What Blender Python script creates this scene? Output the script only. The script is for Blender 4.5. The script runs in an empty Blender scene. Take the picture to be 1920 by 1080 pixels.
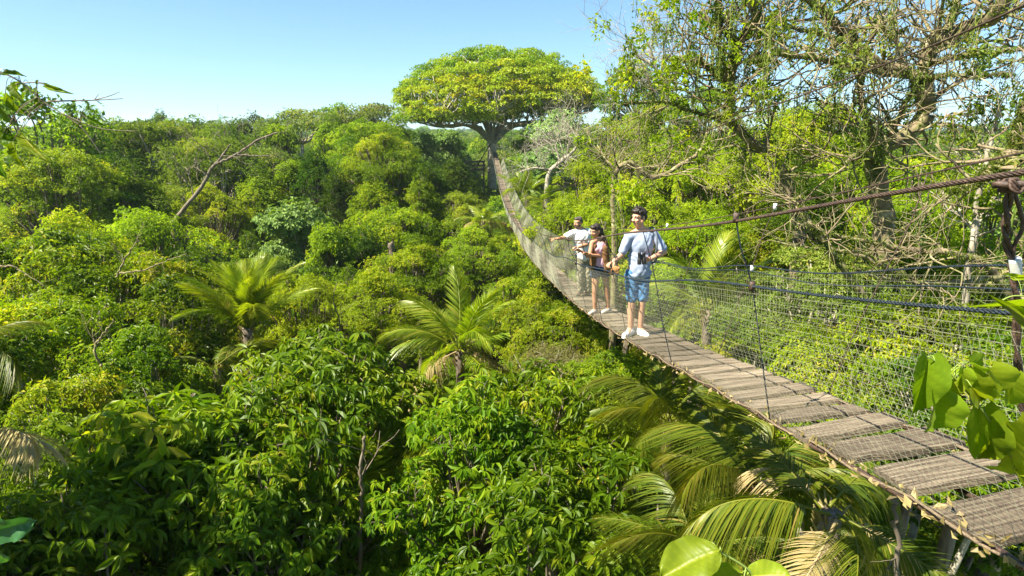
import bpy, math, random
import numpy as np
from mathutils import Vector, Matrix
R = math.radians
S = bpy.context.scene
COL = S.collection

# ---------------------------------------------------------------- camera, light
F, PITCH = 1050.0, math.atan(300 / 1050)
cam = bpy.data.objects.new('camera', bpy.data.cameras.new('camera'))
COL.objects.link(cam)
cam.data.lens = 36 * F / 1920
cam.data.sensor_width = 36
cam.data.clip_start = 0.05
cam.data.clip_end = 6000
cam.rotation_euler = (math.pi / 2 - PITCH, 0, 0)
S.camera = cam
SUN_EL, SUN_AZ = 52, -112          # azimuth measured from +Y towards +X
w = bpy.data.worlds.new('World'); S.world = w; w.use_nodes = True
nt = w.node_tree; bg = nt.nodes['Background']
sky = nt.nodes.new('ShaderNodeTexSky'); sky.sky_type = 'NISHITA'; sky.sun_disc = False
sky.sun_elevation = R(SUN_EL); sky.sun_rotation = R(SUN_AZ)
sky.air_density = 1.0; sky.dust_density = 0.15; sky.ozone_density = 1.8
sky.altitude = 2500; sky.air_density = .8; sky.dust_density = 0; sky.ozone_density = 2.5
def vmath(op, a_, b_):
    n = nt.nodes.new('ShaderNodeVectorMath'); n.operation = op
    for k_, q_ in enumerate((a_, b_)):
        if isinstance(q_, tuple): n.inputs[k_].default_value = q_
        else: nt.links.new(q_, n.inputs[k_])
    return n.outputs[0]
SK = .19                      # gentle shoulder on the whole sky: bright values are compressed to even it out
num = sky.outputs[0]; den = vmath('ADD', vmath('MULTIPLY', num, (SK * .95, SK * .86, SK * .8)), (1., 1., 1.))
nt.links.new(vmath('MULTIPLY', vmath('DIVIDE', num, den), (.86, 1.06, 1.12)), bg.inputs[0]); bg.inputs[1].default_value = 0.108
sd = Vector((math.sin(R(SUN_AZ)) * math.cos(R(SUN_EL)), math.cos(R(SUN_AZ)) * math.cos(R(SUN_EL)), math.sin(R(SUN_EL))))
sun = bpy.data.objects.new('sun', bpy.data.lights.new('sun', 'SUN')); COL.objects.link(sun)
sun.data.energy = 4.9; sun.data.angle = R(0.5); sun.data.color = (1, .93, .77)
sun.rotation_euler = sd.to_track_quat('Z', 'Y').to_euler()
S.view_settings.view_transform = 'Standard'; S.view_settings.look = 'None'
S.view_settings.gamma = 1; S.view_settings.use_curve_mapping = False
S.view_settings.exposure = 1.74
cy = S.cycles
cy.max_bounces = 7; cy.diffuse_bounces = 4; cy.glossy_bounces = 2; cy.transmission_bounces = 4
cy.transparent_max_bounces = 4; cy.volume_bounces = 1; cy.caustics_reflective = False; cy.caustics_refractive = False

CP, SP = math.cos(PITCH), math.sin(PITCH)
def ray(u, v):
    a = 540 - v
    return np.array([u - 960, CP * F + SP * a, -SP * F + CP * a])
def P(u, v, y):
    d = ray(u, v); return d * (y / d[1])
rng = np.random.default_rng(7)
GROUND = -17.0

# ---------------------------------------------------------------- mesh helpers
def mesh_from(name, V, faces, mats, tint=None, fmat=None, smooth=False):
    """faces: list of (n,k) int arrays"""
    me = bpy.data.meshes.new(name)
    V = np.asarray(V, np.float32)
    loops = np.concatenate([f.ravel() for f in faces]).astype(np.int32)
    tot = np.concatenate([np.full(len(f), f.shape[1], np.int32) for f in faces])
    st = np.concatenate([[0], np.cumsum(tot)[:-1]]).astype(np.int32)
    me.vertices.add(len(V)); me.vertices.foreach_set('co', V.ravel())
    me.loops.add(len(loops)); me.loops.foreach_set('vertex_index', loops)
    me.polygons.add(len(tot)); me.polygons.foreach_set('loop_start', st)
    for m in (mats if isinstance(mats, (list, tuple)) else [mats]): me.materials.append(m)
    if fmat is not None: me.polygons.foreach_set('material_index', np.asarray(fmat, np.int32))
    me.polygons.foreach_set('use_smooth', np.full(len(tot), smooth))
    if tint is not None:
        at = me.attributes.new('tint', 'FLOAT', 'POINT'); at.data.foreach_set('value', np.asarray(tint, np.float32))
    me.update(calc_edges=True); me.validate()
    return me
def link(name, me, parent=None, loc=None, label=None, kind=None):
    o = bpy.data.objects.new(name, me); COL.objects.link(o)
    if parent is not None: o.parent = parent
    if loc is not None: o.location = loc
    if label: o['label'] = label
    if kind: o['kind'] = kind
    return o
def thing(name, label, cat, loc=(0, 0, 0), group=None, me=None):
    o = bpy.data.objects.new(name, me); COL.objects.link(o)
    o.location = loc; o['label'] = label; o['category'] = cat
    if group: o['group'] = group
    return o
class MB:
    def __init__(s): s.V = []; s.F = {3: [], 4: []}; s.n = 0; s.T = []; s.M = {3: [], 4: []}
    def add(s, V, faces, tint=.5, mat=0):
        V = np.asarray(V, float)
        for f in faces:
            f = np.asarray(f)
            if len(f): s.F[f.shape[1]].append(f + s.n); s.M[f.shape[1]].append(np.full(len(f), mat))
        s.V.append(V); s.n += len(V)
        s.T.append(np.broadcast_to(np.asarray(tint, float), (len(V),)).copy())
    def tube(s, pts, rad, k=6, tint=.5, mat=0, twist=0):
        pts = np.asarray(pts, float); n = len(pts)
        rad = np.broadcast_to(np.asarray(rad, float), (n,))
        t = np.gradient(pts, axis=0); t /= np.linalg.norm(t, axis=1)[:, None] + 1e-9
        ref = np.array([0, 0, 1.]) if abs(t[:, 2]).mean() < .8 else np.array([1., 0, 0])
        a = np.cross(t, ref); a /= np.linalg.norm(a, axis=1)[:, None] + 1e-9
        b = np.cross(t, a)
        th = np.arange(k) * 2 * np.pi / k
        tw = np.arange(n)[:, None] * twist
        V = pts[:, None] + rad[:, None, None] * (np.cos(th + tw)[..., None] * a[:, None] + np.sin(th + tw)[..., None] * b[:, None])
        V = V.reshape(-1, 3)
        i = np.arange(n - 1)[:, None] * k; j = np.arange(k)[None]
        q = np.stack([i + j, i + (j + 1) % k, i + k + (j + 1) % k, i + k + j], -1).reshape(-1, 4)
        V = np.vstack([V, pts[:1], pts[-1:]]); m = n * k
        jj = np.arange(k)
        c1 = np.stack([np.full(k, m), (jj + 1) % k, jj], 1); c2 = np.stack([np.full(k, m + 1), (n - 1) * k + jj, (n - 1) * k + (jj + 1) % k], 1)
        s.add(V, [q, c1, c2], tint, mat)
    def box(s, c, ax, ay, az, tint=.5, mat=0):
        c = np.asarray(c, float); ax, ay, az = map(lambda q: np.asarray(q, float), (ax, ay, az))
        sg = np.array([[-1, -1, -1], [1, -1, -1], [1, 1, -1], [-1, 1, -1], [-1, -1, 1], [1, -1, 1], [1, 1, 1], [-1, 1, 1]])
        V = c + sg[:, :1] * ax + sg[:, 1:2] * ay + sg[:, 2:] * az
        s.add(V, [np.array([[0, 3, 2, 1], [4, 5, 6, 7], [0, 1, 5, 4], [1, 2, 6, 5], [2, 3, 7, 6], [3, 0, 4, 7]])], tint, mat)
    def mesh(s, name, mats, smooth=False):
        fs = []; fm = []
        for k in (3, 4):
            if s.F[k]: fs.append(np.concatenate(s.F[k])); fm.append(np.concatenate(s.M[k]))
        return mesh_from(name, np.concatenate(s.V), fs, mats, np.concatenate(s.T), np.concatenate(fm), smooth)
def nrm(a): return a / (np.linalg.norm(a, axis=-1, keepdims=True) + 1e-9)
LEAF2 = (np.array([[0, 0, 0], [-.5, .42, .14], [0, 1, -.12], [.5, .42, .14]]), [np.array([[0, 2, 1], [0, 3, 2]])])
LEAF8 = (np.array([[0, 0, 0], [-.42, .28, .10], [-.40, .62, .06], [0, 1, -.22], [.40, .62, .06], [.42, .28, .10], [0, .3, 0], [0, .65, -.07]]),
         [np.array([[0, 6, 1], [7, 3, 2], [0, 5, 6], [7, 4, 3]]), np.array([[6, 7, 2, 1], [6, 5, 4, 7]])])
def put_leaves(mb, tmpl, pos, axis, normal, ln, wd, tint, mat=0):
    T, faces = tmpl; n = len(pos)
    ax = nrm(axis); side = nrm(np.cross(ax, normal)); nn = np.cross(side, ax)
    ln = np.broadcast_to(ln, (n,)); wd = np.broadcast_to(wd, (n,))
    V = (pos[:, None] + T[None, :, 0:1] * side[:, None] * wd[:, None, None] + T[None, :, 1:2] * ax[:, None] * ln[:, None, None]
         + T[None, :, 2:3] * nn[:, None] * ln[:, None, None])
    off = (np.arange(n) * len(T))[:, None, None]
    mb.add(V.reshape(-1, 3), [(f[None] + off).reshape(-1, f.shape[1]) for f in faces], np.repeat(np.broadcast_to(tint, (n,)), len(T)), mat)
def sph(g, n): return nrm(g.normal(size=(n, 3)))
def clusters(mb, g, c, axis, nl, ln, wd, droop, tmpl, tint0, spread=.9, tvar=.12, mat=0):
    """rosettes of nl leaves at points c with outward axes"""
    n = len(c); ax = nrm(axis)
    a = nrm(np.cross(ax, nrm(g.normal(size=(n, 3))))); b = np.cross(ax, a)
    th = (np.arange(nl)[None] * 2 * np.pi / nl + g.uniform(0, 6.28, (n, 1)) + g.normal(0, .25, (n, nl)))
    rad = np.cos(th)[..., None] * a[:, None] + np.sin(th)[..., None] * b[:, None]
    el = g.normal(spread, .3, (n, nl))
    d = np.sin(el)[..., None] * rad + np.cos(el)[..., None] * ax[:, None]
    d[..., 2] -= droop * g.uniform(.5, 1.5, (n, nl))
    d = nrm(d)
    up = ax[:, None] + np.array([0, 0, .5]) + g.normal(0, .3, (n, nl, 3))
    L = ln * g.uniform(.6, 1.25, (n, nl))
    p = np.repeat(c[:, None], nl, 1) + d * L[..., None] * .12
    t = np.repeat(np.broadcast_to(tint0, (n,))[:, None], nl, 1) + g.normal(0, tvar, (n, nl))
    put_leaves(mb, tmpl, p.reshape(-1, 3), d.reshape(-1, 3), up.reshape(-1, 3), L.ravel(), (L * wd / ln).ravel(), np.clip(t, 0, 1).ravel(), mat)

# ---------------------------------------------------------------- materials
def mat_new(name):
    m = bpy.data.materials.new(name); m.use_nodes = True
    t = m.node_tree; t.nodes.clear()
    o = t.nodes.new('ShaderNodeOutputMaterial')
    return m, t, o
def ramp(t, stops):
    r = t.nodes.new('ShaderNodeValToRGB'); e = r.color_ramp.elements
    while len(e) < len(stops): e.new(.5)
    for el, (p, c) in zip(e, stops): el.position = p; el.color = (*c, 1)
    return r
def leaf_mat(name, stops, trans=.38, rough=.42, spec=.35, tgain=(1.55, 1.6, .35), var=.16):
    m, t, o = mat_new(name); N = t.nodes; Lk = t.links.new
    at = N.new('ShaderNodeAttribute'); at.attribute_name = 'tint'
    oi = N.new('ShaderNodeObjectInfo')
    r = ramp(t, stops); Lk(at.outputs['Fac'], r.inputs[0])
    hs = N.new('ShaderNodeHueSaturation')
    mr = N.new('ShaderNodeMapRange'); mr.inputs[3].default_value = .482; mr.inputs[4].default_value = .510
    Lk(oi.outputs['Random'], mr.inputs[0]); Lk(mr.outputs[0], hs.inputs['Hue'])
    mv = N.new('ShaderNodeMapRange'); mv.inputs[3].default_value = 1 + var; mv.inputs[4].default_value = 1 - var
    fr = N.new('ShaderNodeMath'); fr.operation = 'FRACT'; ml = N.new('ShaderNodeMath'); ml.operation = 'MULTIPLY'; ml.inputs[1].default_value = 13.7
    Lk(oi.outputs['Random'], ml.inputs[0]); Lk(ml.outputs[0], fr.inputs[0]); Lk(fr.outputs[0], mv.inputs[0]); Lk(mv.outputs[0], hs.inputs['Value'])
    Lk(r.outputs[0], hs.inputs['Color'])
    b = N.new('ShaderNodeBsdfPrincipled'); b.inputs['Roughness'].default_value = rough; b.inputs['Specular IOR Level'].default_value = spec
    Lk(hs.outputs[0], b.inputs['Base Color'])
    mx = N.new('ShaderNodeMix'); mx.data_type = 'RGBA'; mx.blend_type = 'MULTIPLY'; mx.inputs[0].default_value = 1
    mx.inputs[7].default_value = (*tgain, 1); Lk(hs.outputs[0], mx.inputs[6])
    tr = N.new('ShaderNodeBsdfTranslucent'); Lk(mx.outputs[2], tr.inputs[0])
    ms = N.new('ShaderNodeMixShader'); ms.inputs[0].default_value = trans
    Lk(b.outputs[0], ms.inputs[1]); Lk(tr.outputs[0], ms.inputs[2]); Lk(ms.outputs[0], o.inputs[0])
    return m
def noise_mat(name, stops, scale=6, rough=.85, bump=.3, stretch=(1, 1, 1), spec=.2, detail=6, coord='Object'):
    m, t, o = mat_new(name); N = t.nodes; Lk = t.links.new
    tc = N.new('ShaderNodeTexCoord'); mp = N.new('ShaderNodeMapping'); mp.inputs[3].default_value = stretch
    Lk(tc.outputs[coord], mp.inputs[0])
    nz = N.new('ShaderNodeTexNoise'); nz.inputs['Scale'].default_value = scale; nz.inputs['Detail'].default_value = detail
    Lk(mp.outputs[0], nz.inputs[0])
    r = ramp(t, stops); Lk(nz.outputs[0], r.inputs[0])
    b = N.new('ShaderNodeBsdfPrincipled'); b.inputs['Roughness'].default_value = rough; b.inputs['Specular IOR Level'].default_value = spec
    Lk(r.outputs[0], b.inputs['Base Color'])
    if bump:
        bp = N.new('ShaderNodeBump'); bp.inputs[0].default_value = bump; bp.inputs[1].default_value = .02
        Lk(nz.outputs[0], bp.inputs['Height']); Lk(bp.outputs[0], b.inputs['Normal'])
    Lk(b.outputs[0], o.inputs[0]); return m
def plain(name, c, rough=.7, spec=.3):
    return noise_mat(name, [(.3, tuple(x * .82 for x in c)), (.7, tuple(min(1, x * 1.12) for x in c))], 14, rough, .1, spec=spec)

LM = {
 'deep':   leaf_mat('leaf_deep_green', [(0, (0.023, 0.055, 0.003)), (.45, (0.068, 0.131, 0.005)), (.8, (0.146, 0.215, 0.008)), (1, (0.263, 0.263, 0.020))], .42, .5, .16),
 'gloss':  leaf_mat('leaf_glossy_green', [(0, (0.028, 0.065, 0.003)), (.45, (0.086, 0.163, 0.004)), (.8, (0.183, 0.257, 0.007)), (1, (0.310, 0.304, 0.020))], .45, .42, .2),
 'bright': leaf_mat('leaf_bright_green', [(0, (0.042, 0.092, 0.004)), (.5, (0.146, 0.242, 0.006)), (.85, (0.263, 0.347, 0.009)), (1, (0.395, 0.378, 0.030))], .48, .5, .18),
 'lime':   leaf_mat('leaf_lime', [(0, (0.075, 0.131, 0.005)), (.5, (0.197, 0.278, 0.008)), (.85, (0.320, 0.389, 0.012)), (1, (0.442, 0.399, 0.030))], .48, .5, .18),
 'olive':  leaf_mat('leaf_olive', [(0, (0.052, 0.093, 0.014)), (.5, (0.123, 0.185, 0.025)), (.85, (0.216, 0.277, 0.046)), (1, (0.309, 0.291, 0.069))], .35, .6, .2),
 'grey':   leaf_mat('leaf_grey_green', [(0, (0.071, 0.132, 0.030)), (.5, (0.153, 0.251, 0.054)), (1, (0.265, 0.370, 0.108))], .3, .6, .2),
 'dry':    leaf_mat('leaf_dry', [(0, (0.096, 0.085, 0.035)), (.5, (0.184, 0.180, 0.060)), (1, (0.288, 0.266, 0.110))], .3, .7, .15),
 'kapok':  leaf_mat('leaf_kapok', [(0, (.035, .13, .006)), (.35, (.11, .26, .007)), (.62, (.23, .37, .007)), (.85, (.33, .43, .008)), (1, (.42, .42, .010))], .36, .5, .25, (1.3, 1.2, .5), .02),
 'palm':   leaf_mat('leaf_palm', [(0, (0.056, 0.105, 0.007)), (.5, (0.150, 0.226, 0.012)), (.85, (0.273, 0.326, 0.020)), (1, (0.395, 0.357, 0.060))], .4, .36, .45, var=.1),
 'palmshade': leaf_mat('leaf_palm_shade', [(0, (.035, .065, .005)), (.5, (.085, .13, .008)), (.85, (.17, .19, .014)), (1, (.3, .24, .05))], .38, .42, .35, var=.12),  # darker twin of leaf_palm: partial shade put into the frond colour
 'palmdry': leaf_mat('leaf_palm_dry', [(0, (.2, .16, .05)), (.5, (.36, .30, .12)), (1, (.5, .40, .22))], .35, .6, .2, (1.2, 1.1, .8), var=.05),
}
BARK = noise_mat('bark_grey_brown', [(.3, (.09, .065, .045)), (.6, (.2, .165, .12)), (.8, (.32, .28, .22))], 9, .9, .5, (1, 1, .25))
PALEBARK = noise_mat('bark_pale', [(.3, (.2, .17, .12)), (.55, (.38, .34, .26)), (.8, (.52, .48, .40))], 12, .85, .4, (1, 1, .3))
MOSSY = noise_mat('bark_mossy', [(.32, (.08, .07, .04)), (.46, (.25, .19, .12)), (.56, (.16, .16, .06)), (.72, (.45, .36, .24))], 5, .95, .7)
WOOD = noise_mat('weathered_wood', [(.28, (.05, .037, .027)), (.45, (.135, .105, .075)), (.6, (.225, .18, .125)), (.75, (.34, .275, .195))], 2.2, .85, .6, (.7, 9, 3), detail=9)
STEEL = noise_mat('rusty_steel', [(.3, (.025, .014, .010)), (.6, (.07, .04, .026)), (.8, (.13, .09, .065))], 60, .6, .4, spec=.5)
ROPE_D = noise_mat('dark_blue_rope', [(.3, (.008, .012, .018)), (.7, (.03, .045, .06))], 80, .6, .5)
ROPE_L = noise_mat('tan_rope', [(.3, (.10, .075, .05)), (.7, (.24, .18, .12))], 80, .9, .5)
NET = noise_mat('net_twine', [(.3, (.16, .165, .11)), (.7, (.29, .285, .20))], 30, .8, 0)
WHITE = plain('white_tie', (.75, .75, .72))

# ---------------------------------------------------------------- ground
def wob(x, y, s=1.0): return (np.sin(x * .11 * s + 1.3) * np.cos(y * .09 * s) + .6 * np.sin(x * .047 * s - y * .06 * s + 2) + .3 * np.sin(x * .31 * s) * np.sin(y * .27 * s))
def ground_z(x, y): return GROUND + .7 * wob(x, y)
gr = np.concatenate([[0], np.geomspace(3, 1450, 70)]); gt = np.linspace(0, 2 * np.pi, 97)[:-1]
gx = (gr[:, None] * np.cos(gt)).ravel(); gy = (gr[:, None] * np.sin(gt)).ravel()
i = np.arange(len(gr) - 1)[:, None] * 96; j = np.arange(96)[None]
q = np.stack([i + j, i + 96 + j, i + 96 + (j + 1) % 96, i + (j + 1) % 96], -1).reshape(-1, 4)
GM = noise_mat('forest_floor', [(.35, (.03, .05, .015)), (.5, (.07, .09, .03)), (.65, (.16, .15, .06)), (.8, (.25, .2, .11))], .35, .95, .4)
link('ground', mesh_from('ground', np.stack([gx, gy, ground_z(gx, gy)], 1), [q], GM, smooth=True), kind='structure')

# ---------------------------------------------------------------- tree archetypes
def make_arch(seed, mat, Rr=3.0, Rz=1.9, nl=16, lr=.38, dens=60, leaf=.16, wd=.07, k=6, droop=.35, tmpl=LEAF2,
              flat=.75, spread=1.0, tr=.14, bark=BARK, top_only=-.35, low=-1.15, limbs=True, tint=(.25, .6), outl=.2, cone=0):
    g = np.random.default_rng(seed); mb = MB(); tb = MB()
    cs = []
    for a in range(nl):
        th = a * 2.399 + g.uniform(-.4, .4); hz = g.uniform(low, 1) if not cone else g.uniform(-1, 1)
        rr = math.sqrt(max(0, 1 - max(hz, 0) ** 2)) * g.uniform(.45, 1.12) * (1 - .5 * cone * (hz + 1) / 2)
        if g.random() < .16: hz *= 1.28
        cs.append((math.cos(th) * rr * Rr * (1 - lr * .6), math.sin(th) * rr * Rr * (1 - lr * .6), hz * Rz * .75))
    cs.append((0, 0, Rz * .45)); cs = np.array(cs)
    for ci, c in enumerate(cs):
        r = Rr * lr * g.uniform(.5, 1.35)
        n = int(dens * (r / (Rr * lr)) ** 2)
        d = sph(g, n * 2); d = d[d[:, 2] > top_only][:n]
        rad_x = np.where(g.random(len(d)) < .07, g.uniform(1.2, 1.55, len(d)), 1.0); bump = rad_x + outl * (np.sin(d @ g.normal(size=3) * 5) + np.sin(d @ g.normal(size=3) * 8) * .6)
        rad = r * np.clip(g.normal(.92, .12, len(d)), .5, 1.35) * bump
        pos = c + d * rad[:, None] * np.array([1, 1, flat])
        ax = d + np.array([0, 0, .35]) + nrm(c + 1e-6) * .3
        t = g.uniform(*tint) + g.normal(0, .08, len(d))
        lsz = g.uniform(.78, 1.3); clusters(mb, g, pos, ax, k, leaf * lsz, wd * lsz, droop, tmpl, t, spread)
        if limbs:
            s0 = np.array([0, 0, min(-Rz * .9, c[2] - .3)]); m = (s0 + c) / 2 + np.array([c[0] * .12, c[1] * .12, -.25 * Rz * g.uniform(.2, 1)])
            pts = np.array([s0, (s0 + m) / 2 + g.normal(0, .07, 3), m, (m + c) / 2 + g.normal(0, .1, 3), c])
            tb.tube(pts, np.linspace(tr * .55, tr * .12, 5), 5)
            for _ in range(4):
                e = c + sph(g, 1)[0] * r * .85; tb.tube([m * .3 + c * .7, (c + e) / 2 + g.normal(0, .05, 3), e], [tr * .14, tr * .1, tr * .04], 4)
    zz = np.array([-Rz * .6, -Rz * 1.2, -Rz * 2.2, -Rz * 3.8, -24.]); 
    tb.tube(np.stack([g.normal(0, .12, 5) * [0, 1, 1.5, 2, 2], g.normal(0, .12, 5) * [0, 1, 1.5, 2, 2], zz], 1), np.array([.6, .9, 1, 1.1, 1.5]) * tr, 8)
    return mb.mesh('crown', LM[mat]), tb.mesh('trunk', bark, True), Rr, Rz
ARCH = {}
def arch(key, n, **kw):
    ARCH[key] = [make_arch(hash_seed + 100 * a, **kw) for a in range(n)]
hash_seed = 11
arch('near', 3, mat='gloss', Rr=2.6, Rz=2.4, nl=60, lr=.24, dens=26, leaf=.235, wd=.08, k=7, droop=.85, tmpl=LEAF8, spread=1.05, tr=.10, tint=(.3, .75), bark=BARK, outl=.12)
hash_seed = 12
arch('vine', 3, mat='gloss', Rr=2.8, Rz=2.6, nl=74, lr=.20, dens=100, leaf=.135, wd=.06, k=5, droop=.35, spread=1.2, tr=.10, tint=(.25, .9), bark=PALEBARK)
hash_seed = 13
arch('bright', 3, mat='bright', Rr=2.8, Rz=2.7, nl=64, lr=.22, dens=115, leaf=.13, wd=.065, k=4, droop=.3, spread=1.1, tint=(.25, .85))
hash_seed = 14
arch('lime', 2, mat='lime', Rr=2.6, Rz=2.2, nl=66, lr=.21, dens=110, leaf=.115, wd=.06, k=4, droop=.2, spread=1.1, tint=(.2, .85))
hash_seed = 15
arch('dark', 2, mat='deep', Rr=2.2, Rz=3.2, nl=46, lr=.27, dens=120, leaf=.12, wd=.055, k=4, droop=.2, tint=(.1, .55), cone=1, flat=1.1)
arch('tall', 3, mat='bright', Rr=1.9, Rz=3.4, nl=60, lr=.26, dens=110, leaf=.13, wd=.065, k=4, droop=.35, spread=1.1, tint=(.15, .8), cone=.7, flat=1.05)
hash_seed = 16
arch('olive', 2, mat='olive', low=-.7, Rr=3.0, Rz=2.4, nl=44, lr=.26, dens=130, leaf=.15, wd=.05, k=4, droop=.15, flat=.5, tint=(.2, .8), bark=PALEBARK)
hash_seed = 17
arch('pale', 2, mat='grey', Rr=2.6, Rz=2.4, nl=34, lr=.33, dens=80, leaf=.22, wd=.13, k=6, droop=.4, spread=1.25, tint=(.3, .8), bark=PALEBARK)
hash_seed = 18
arch('dry', 2, mat='dry', low=-.3, Rr=2.4, Rz=1.3, nl=20, lr=.3, dens=110, leaf=.10, wd=.04, k=4, droop=.2, tint=(.1, .9), bark=PALEBARK)
hash_seed = 19
arch('far', 4, mat='bright', Rr=4.5, Rz=2.9, nl=40, lr=.23, dens=48, leaf=.32, wd=.2, k=3, droop=.1, tint=(.15, .75), tr=.25)
hash_seed = 20
arch('farolive', 2, mat='olive', low=-.25, Rr=5, Rz=2.2, nl=24, lr=.28, dens=80, leaf=.32, wd=.18, k=3, droop=.1, flat=.45, tint=(.2, .8), tr=.25, bark=PALEBARK)
hash_seed = 21
arch('fardark', 2, mat='deep', Rr=3.6, Rz=3.6, nl=36, lr=.26, dens=55, leaf=.3, wd=.18, k=3, droop=.1, tint=(.1, .5), tr=.25, flat=1)
NAMES = {'near': 'broadleaf_tree', 'vine': 'vine_covered_tree', 'bright': 'bright_green_tree', 'lime': 'lime_green_tree', 'dark': 'dense_dark_tree', 'tall': 'tall_green_tree',
         'olive': 'feathery_tree', 'pale': 'pale_leaved_tree', 'dry': 'dry_leaved_tree', 'far': 'distant_tree', 'farolive': 'distant_feathery_tree', 'fardark': 'distant_dark_tree'}
placed = []
def tree(kind, x, y, ztop, rad, label, group=None, vi=None, squash=1.0, tilt=0, hue=None):
    A = ARCH[kind]; a = A[(vi if vi is not None else int(rng.integers(99))) % len(A)]
    s = rad / a[2]; gz = float(ground_z(x, y))
    ws = label.split(); label = ' '.join(q_ for q_ in ws if len(ws) <= 15 or q_ not in ('in', 'the', 'forest'))
    root = thing(NAMES[kind], label, 'tree', (x, y, gz), group)
    zc = ztop - a[3] * .95 * s * squash - gz
    rz = float(rng.uniform(0, 6.28)); sx_ = float(rng.uniform(.84, 1.2))
    for nm, me in (('crown', a[0]), ('trunk', a[1])):
        o = link(nm, me, root, (0, 0, zc)); o.rotation_euler = (tilt, 0, rz); o.scale = (s * sx_, s / sx_, s * squash)
    placed.append((x, y, rad))
    return root
def tree_px(kind, u, v, y, rad, label, group=None, **k):
    p = P(u, v, y); return tree(kind, p[0], p[1], p[2], rad, label, group, **k)

# notable trees, by where they stand in the valley
T = tree_px
T('far', 60, 172, 42, 5.0, 'yellow green spreading tree behind the leafy branch at far left', hue=0)
T('fardark', 475, 216, 85, 3.4, 'small round dark green tree standing up on the skyline')
T('farolive', 560, 208, 74, 5.0, 'flat topped yellow green tree on skyline beside the small round one')
T('farolive', 690, 198, 86, 6.0, 'pale flat topped tree on the skyline nearest the giant tree')
T('bright', 690, 218, 56, 4.0, 'ragged bright green tree rising to the skyline left of the giant tree')
T('bright', 720, 250, 48, 3.4, 'bright green tree just below the ragged skyline tree')
T('bright', 655, 270, 52, 3.2, 'bright green bushy tree left of the ragged skyline tree')
T('olive', 310, 232, 46, 4.6, 'large olive feathery tree with open pale crown on the left skyline')
T('olive', 380, 262, 42, 4.0, 'olive feathery tree above the leaning dead limb')
T('pale', 215, 238, 58, 3.4, 'sparse light green tree on the skyline at left')
T('bright', 80, 262, 32, 3.6, 'tall full green tree at the left edge below the leafy branch')
T('dark', 205, 290, 36, 2.6, 'dark green cone shaped tree left of the olive tree')
T('bright', 165, 310, 33, 2.8, 'green tree with sunlit left side next to the dark cone')
T('dark', 590, 288, 42, 2.4, 'dense dark columnar tree left of the middle of the forest')
T('dark', 635, 330, 40, 1.8, 'narrow dark green tree right beside the dense columnar one')
T('olive', 470, 270, 50, 4.4, 'olive green tree with layered foliage under the round skyline tree')
T('pale', 790, 262, 84, 4.5, 'grey green distant tree left of the giant trunk')
T('pale', 840, 258, 92, 5.0, 'grey green distant tree behind the wooden tower')
T('dark', 850, 300, 54, 2.8, 'dark green tree standing in front of the wooden tower')
T('dark', 815, 318, 50, 2.4, 'dark green tree left of the one before the tower')
T('lime', 865, 360, 46, 1.9, 'small rounded light green tree before the dark ones by the tower')
T('bright', 765, 300, 50, 2.6, 'green tree between the ragged bright tree and the dark pair')
T('pale', 560, 400, 32, 2.9, 'pale broad leaved tree in the middle left with open crown')
T('lime', 392, 360, 38, 2.6, 'bright lime tree under the leaning dead limb')
T('lime', 540, 350, 44, 2.6, 'yellow green tree in front of the dense columnar one')
T('bright', 735, 380, 34, 3.0, 'broad leaved green tree above the middle palm')
T('dark', 690, 440, 30, 2.0, 'deep green tree between pale tree and middle palm')
T('lime', 240, 398, 27, 3.6, 'wide grassy green bush crown in the left middle distance')
T('lime', 120, 420, 22, 2.6, 'yellow green bushy tree at left above the vine tangles')
T('far', 1145, 222, 62, 4.2, 'green tree right of the giant crown on the skyline')
T('pale', 1060, 222, 66, 4.0, 'greyish leafless looking tree under the right edge of the giant crown')
T('far', 1205, 128, 44, 3.2, 'upright green tree with round clumps behind the dead white twigs')
T('bright', 1240, 190, 38, 3.4, 'full green tree between giant crown and mossy trees')
T('bright', 1330, 160, 34, 3.4, 'green tree behind the left mossy trunk')
T('lime', 1120, 300, 40, 3.4, 'green tree below the dead white branch right of the giant')
T('lime', 1085, 372, 28, 2.8, 'sunlit yellow green bush crown directly behind the people')
T('lime', 1200, 360, 24, 2.6, 'sunlit yellow green crown behind the young man')
T('lime', 1010, 395, 36, 2.4, 'light green crown right of the far part of the bridge')
T('bright', 1540, 180, 30, 3.6, 'green tree seen through the bare limbs under open sky')
T('lime', 1480, 250, 26, 3.2, 'yellow green tree between the two mossy trunks')
T('dark', 1490, 320, 20, 1.9, 'dark glossy tree below the cut stub of the mossy tree')
T('dark', 1540, 350, 17, 1.7, 'dark green leafy column beneath the big mossy fork')
T('lime', 1620, 300, 22, 2.8, 'light green crown behind the upper steel cables')
T('bright', 1780, 290, 19, 3.0, 'green crown at right behind the thick twisted cable')
T('lime', 1880, 330, 15, 2.4, 'yellow green crown at the right edge behind the cable clamp')
T('lime', 1340, 290, 30, 3.0, 'light green crown under the left mossy tree')
T('lime', 1330, 400, 19, 2.3, 'sunlit green crown right of the young man')
T('vine', 1480, 590, 9.5, 1.5, 'dense leafy tangle behind the net right of the young man')
T('bright', 1640, 590, 8.0, 1.4, 'leafy green crown behind the net in the right half')
T('lime', 1790, 560, 8.2, 1.5, 'yellow green crown behind the net near the right edge')
T('vine', 1900, 640, 6.0, 1.2, 'leaf tangle behind the net at the right edge')
T('olive', 1560, 480, 11, 1.8, 'olive twiggy crown behind the dark side ropes')
T('vine', 1440, 420, 16, 2.0, 'leafy vine column between the young man and mossy fork')
T('bright', 1700, 430, 13, 2.0, 'green crown under the thick twisted cable')
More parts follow.
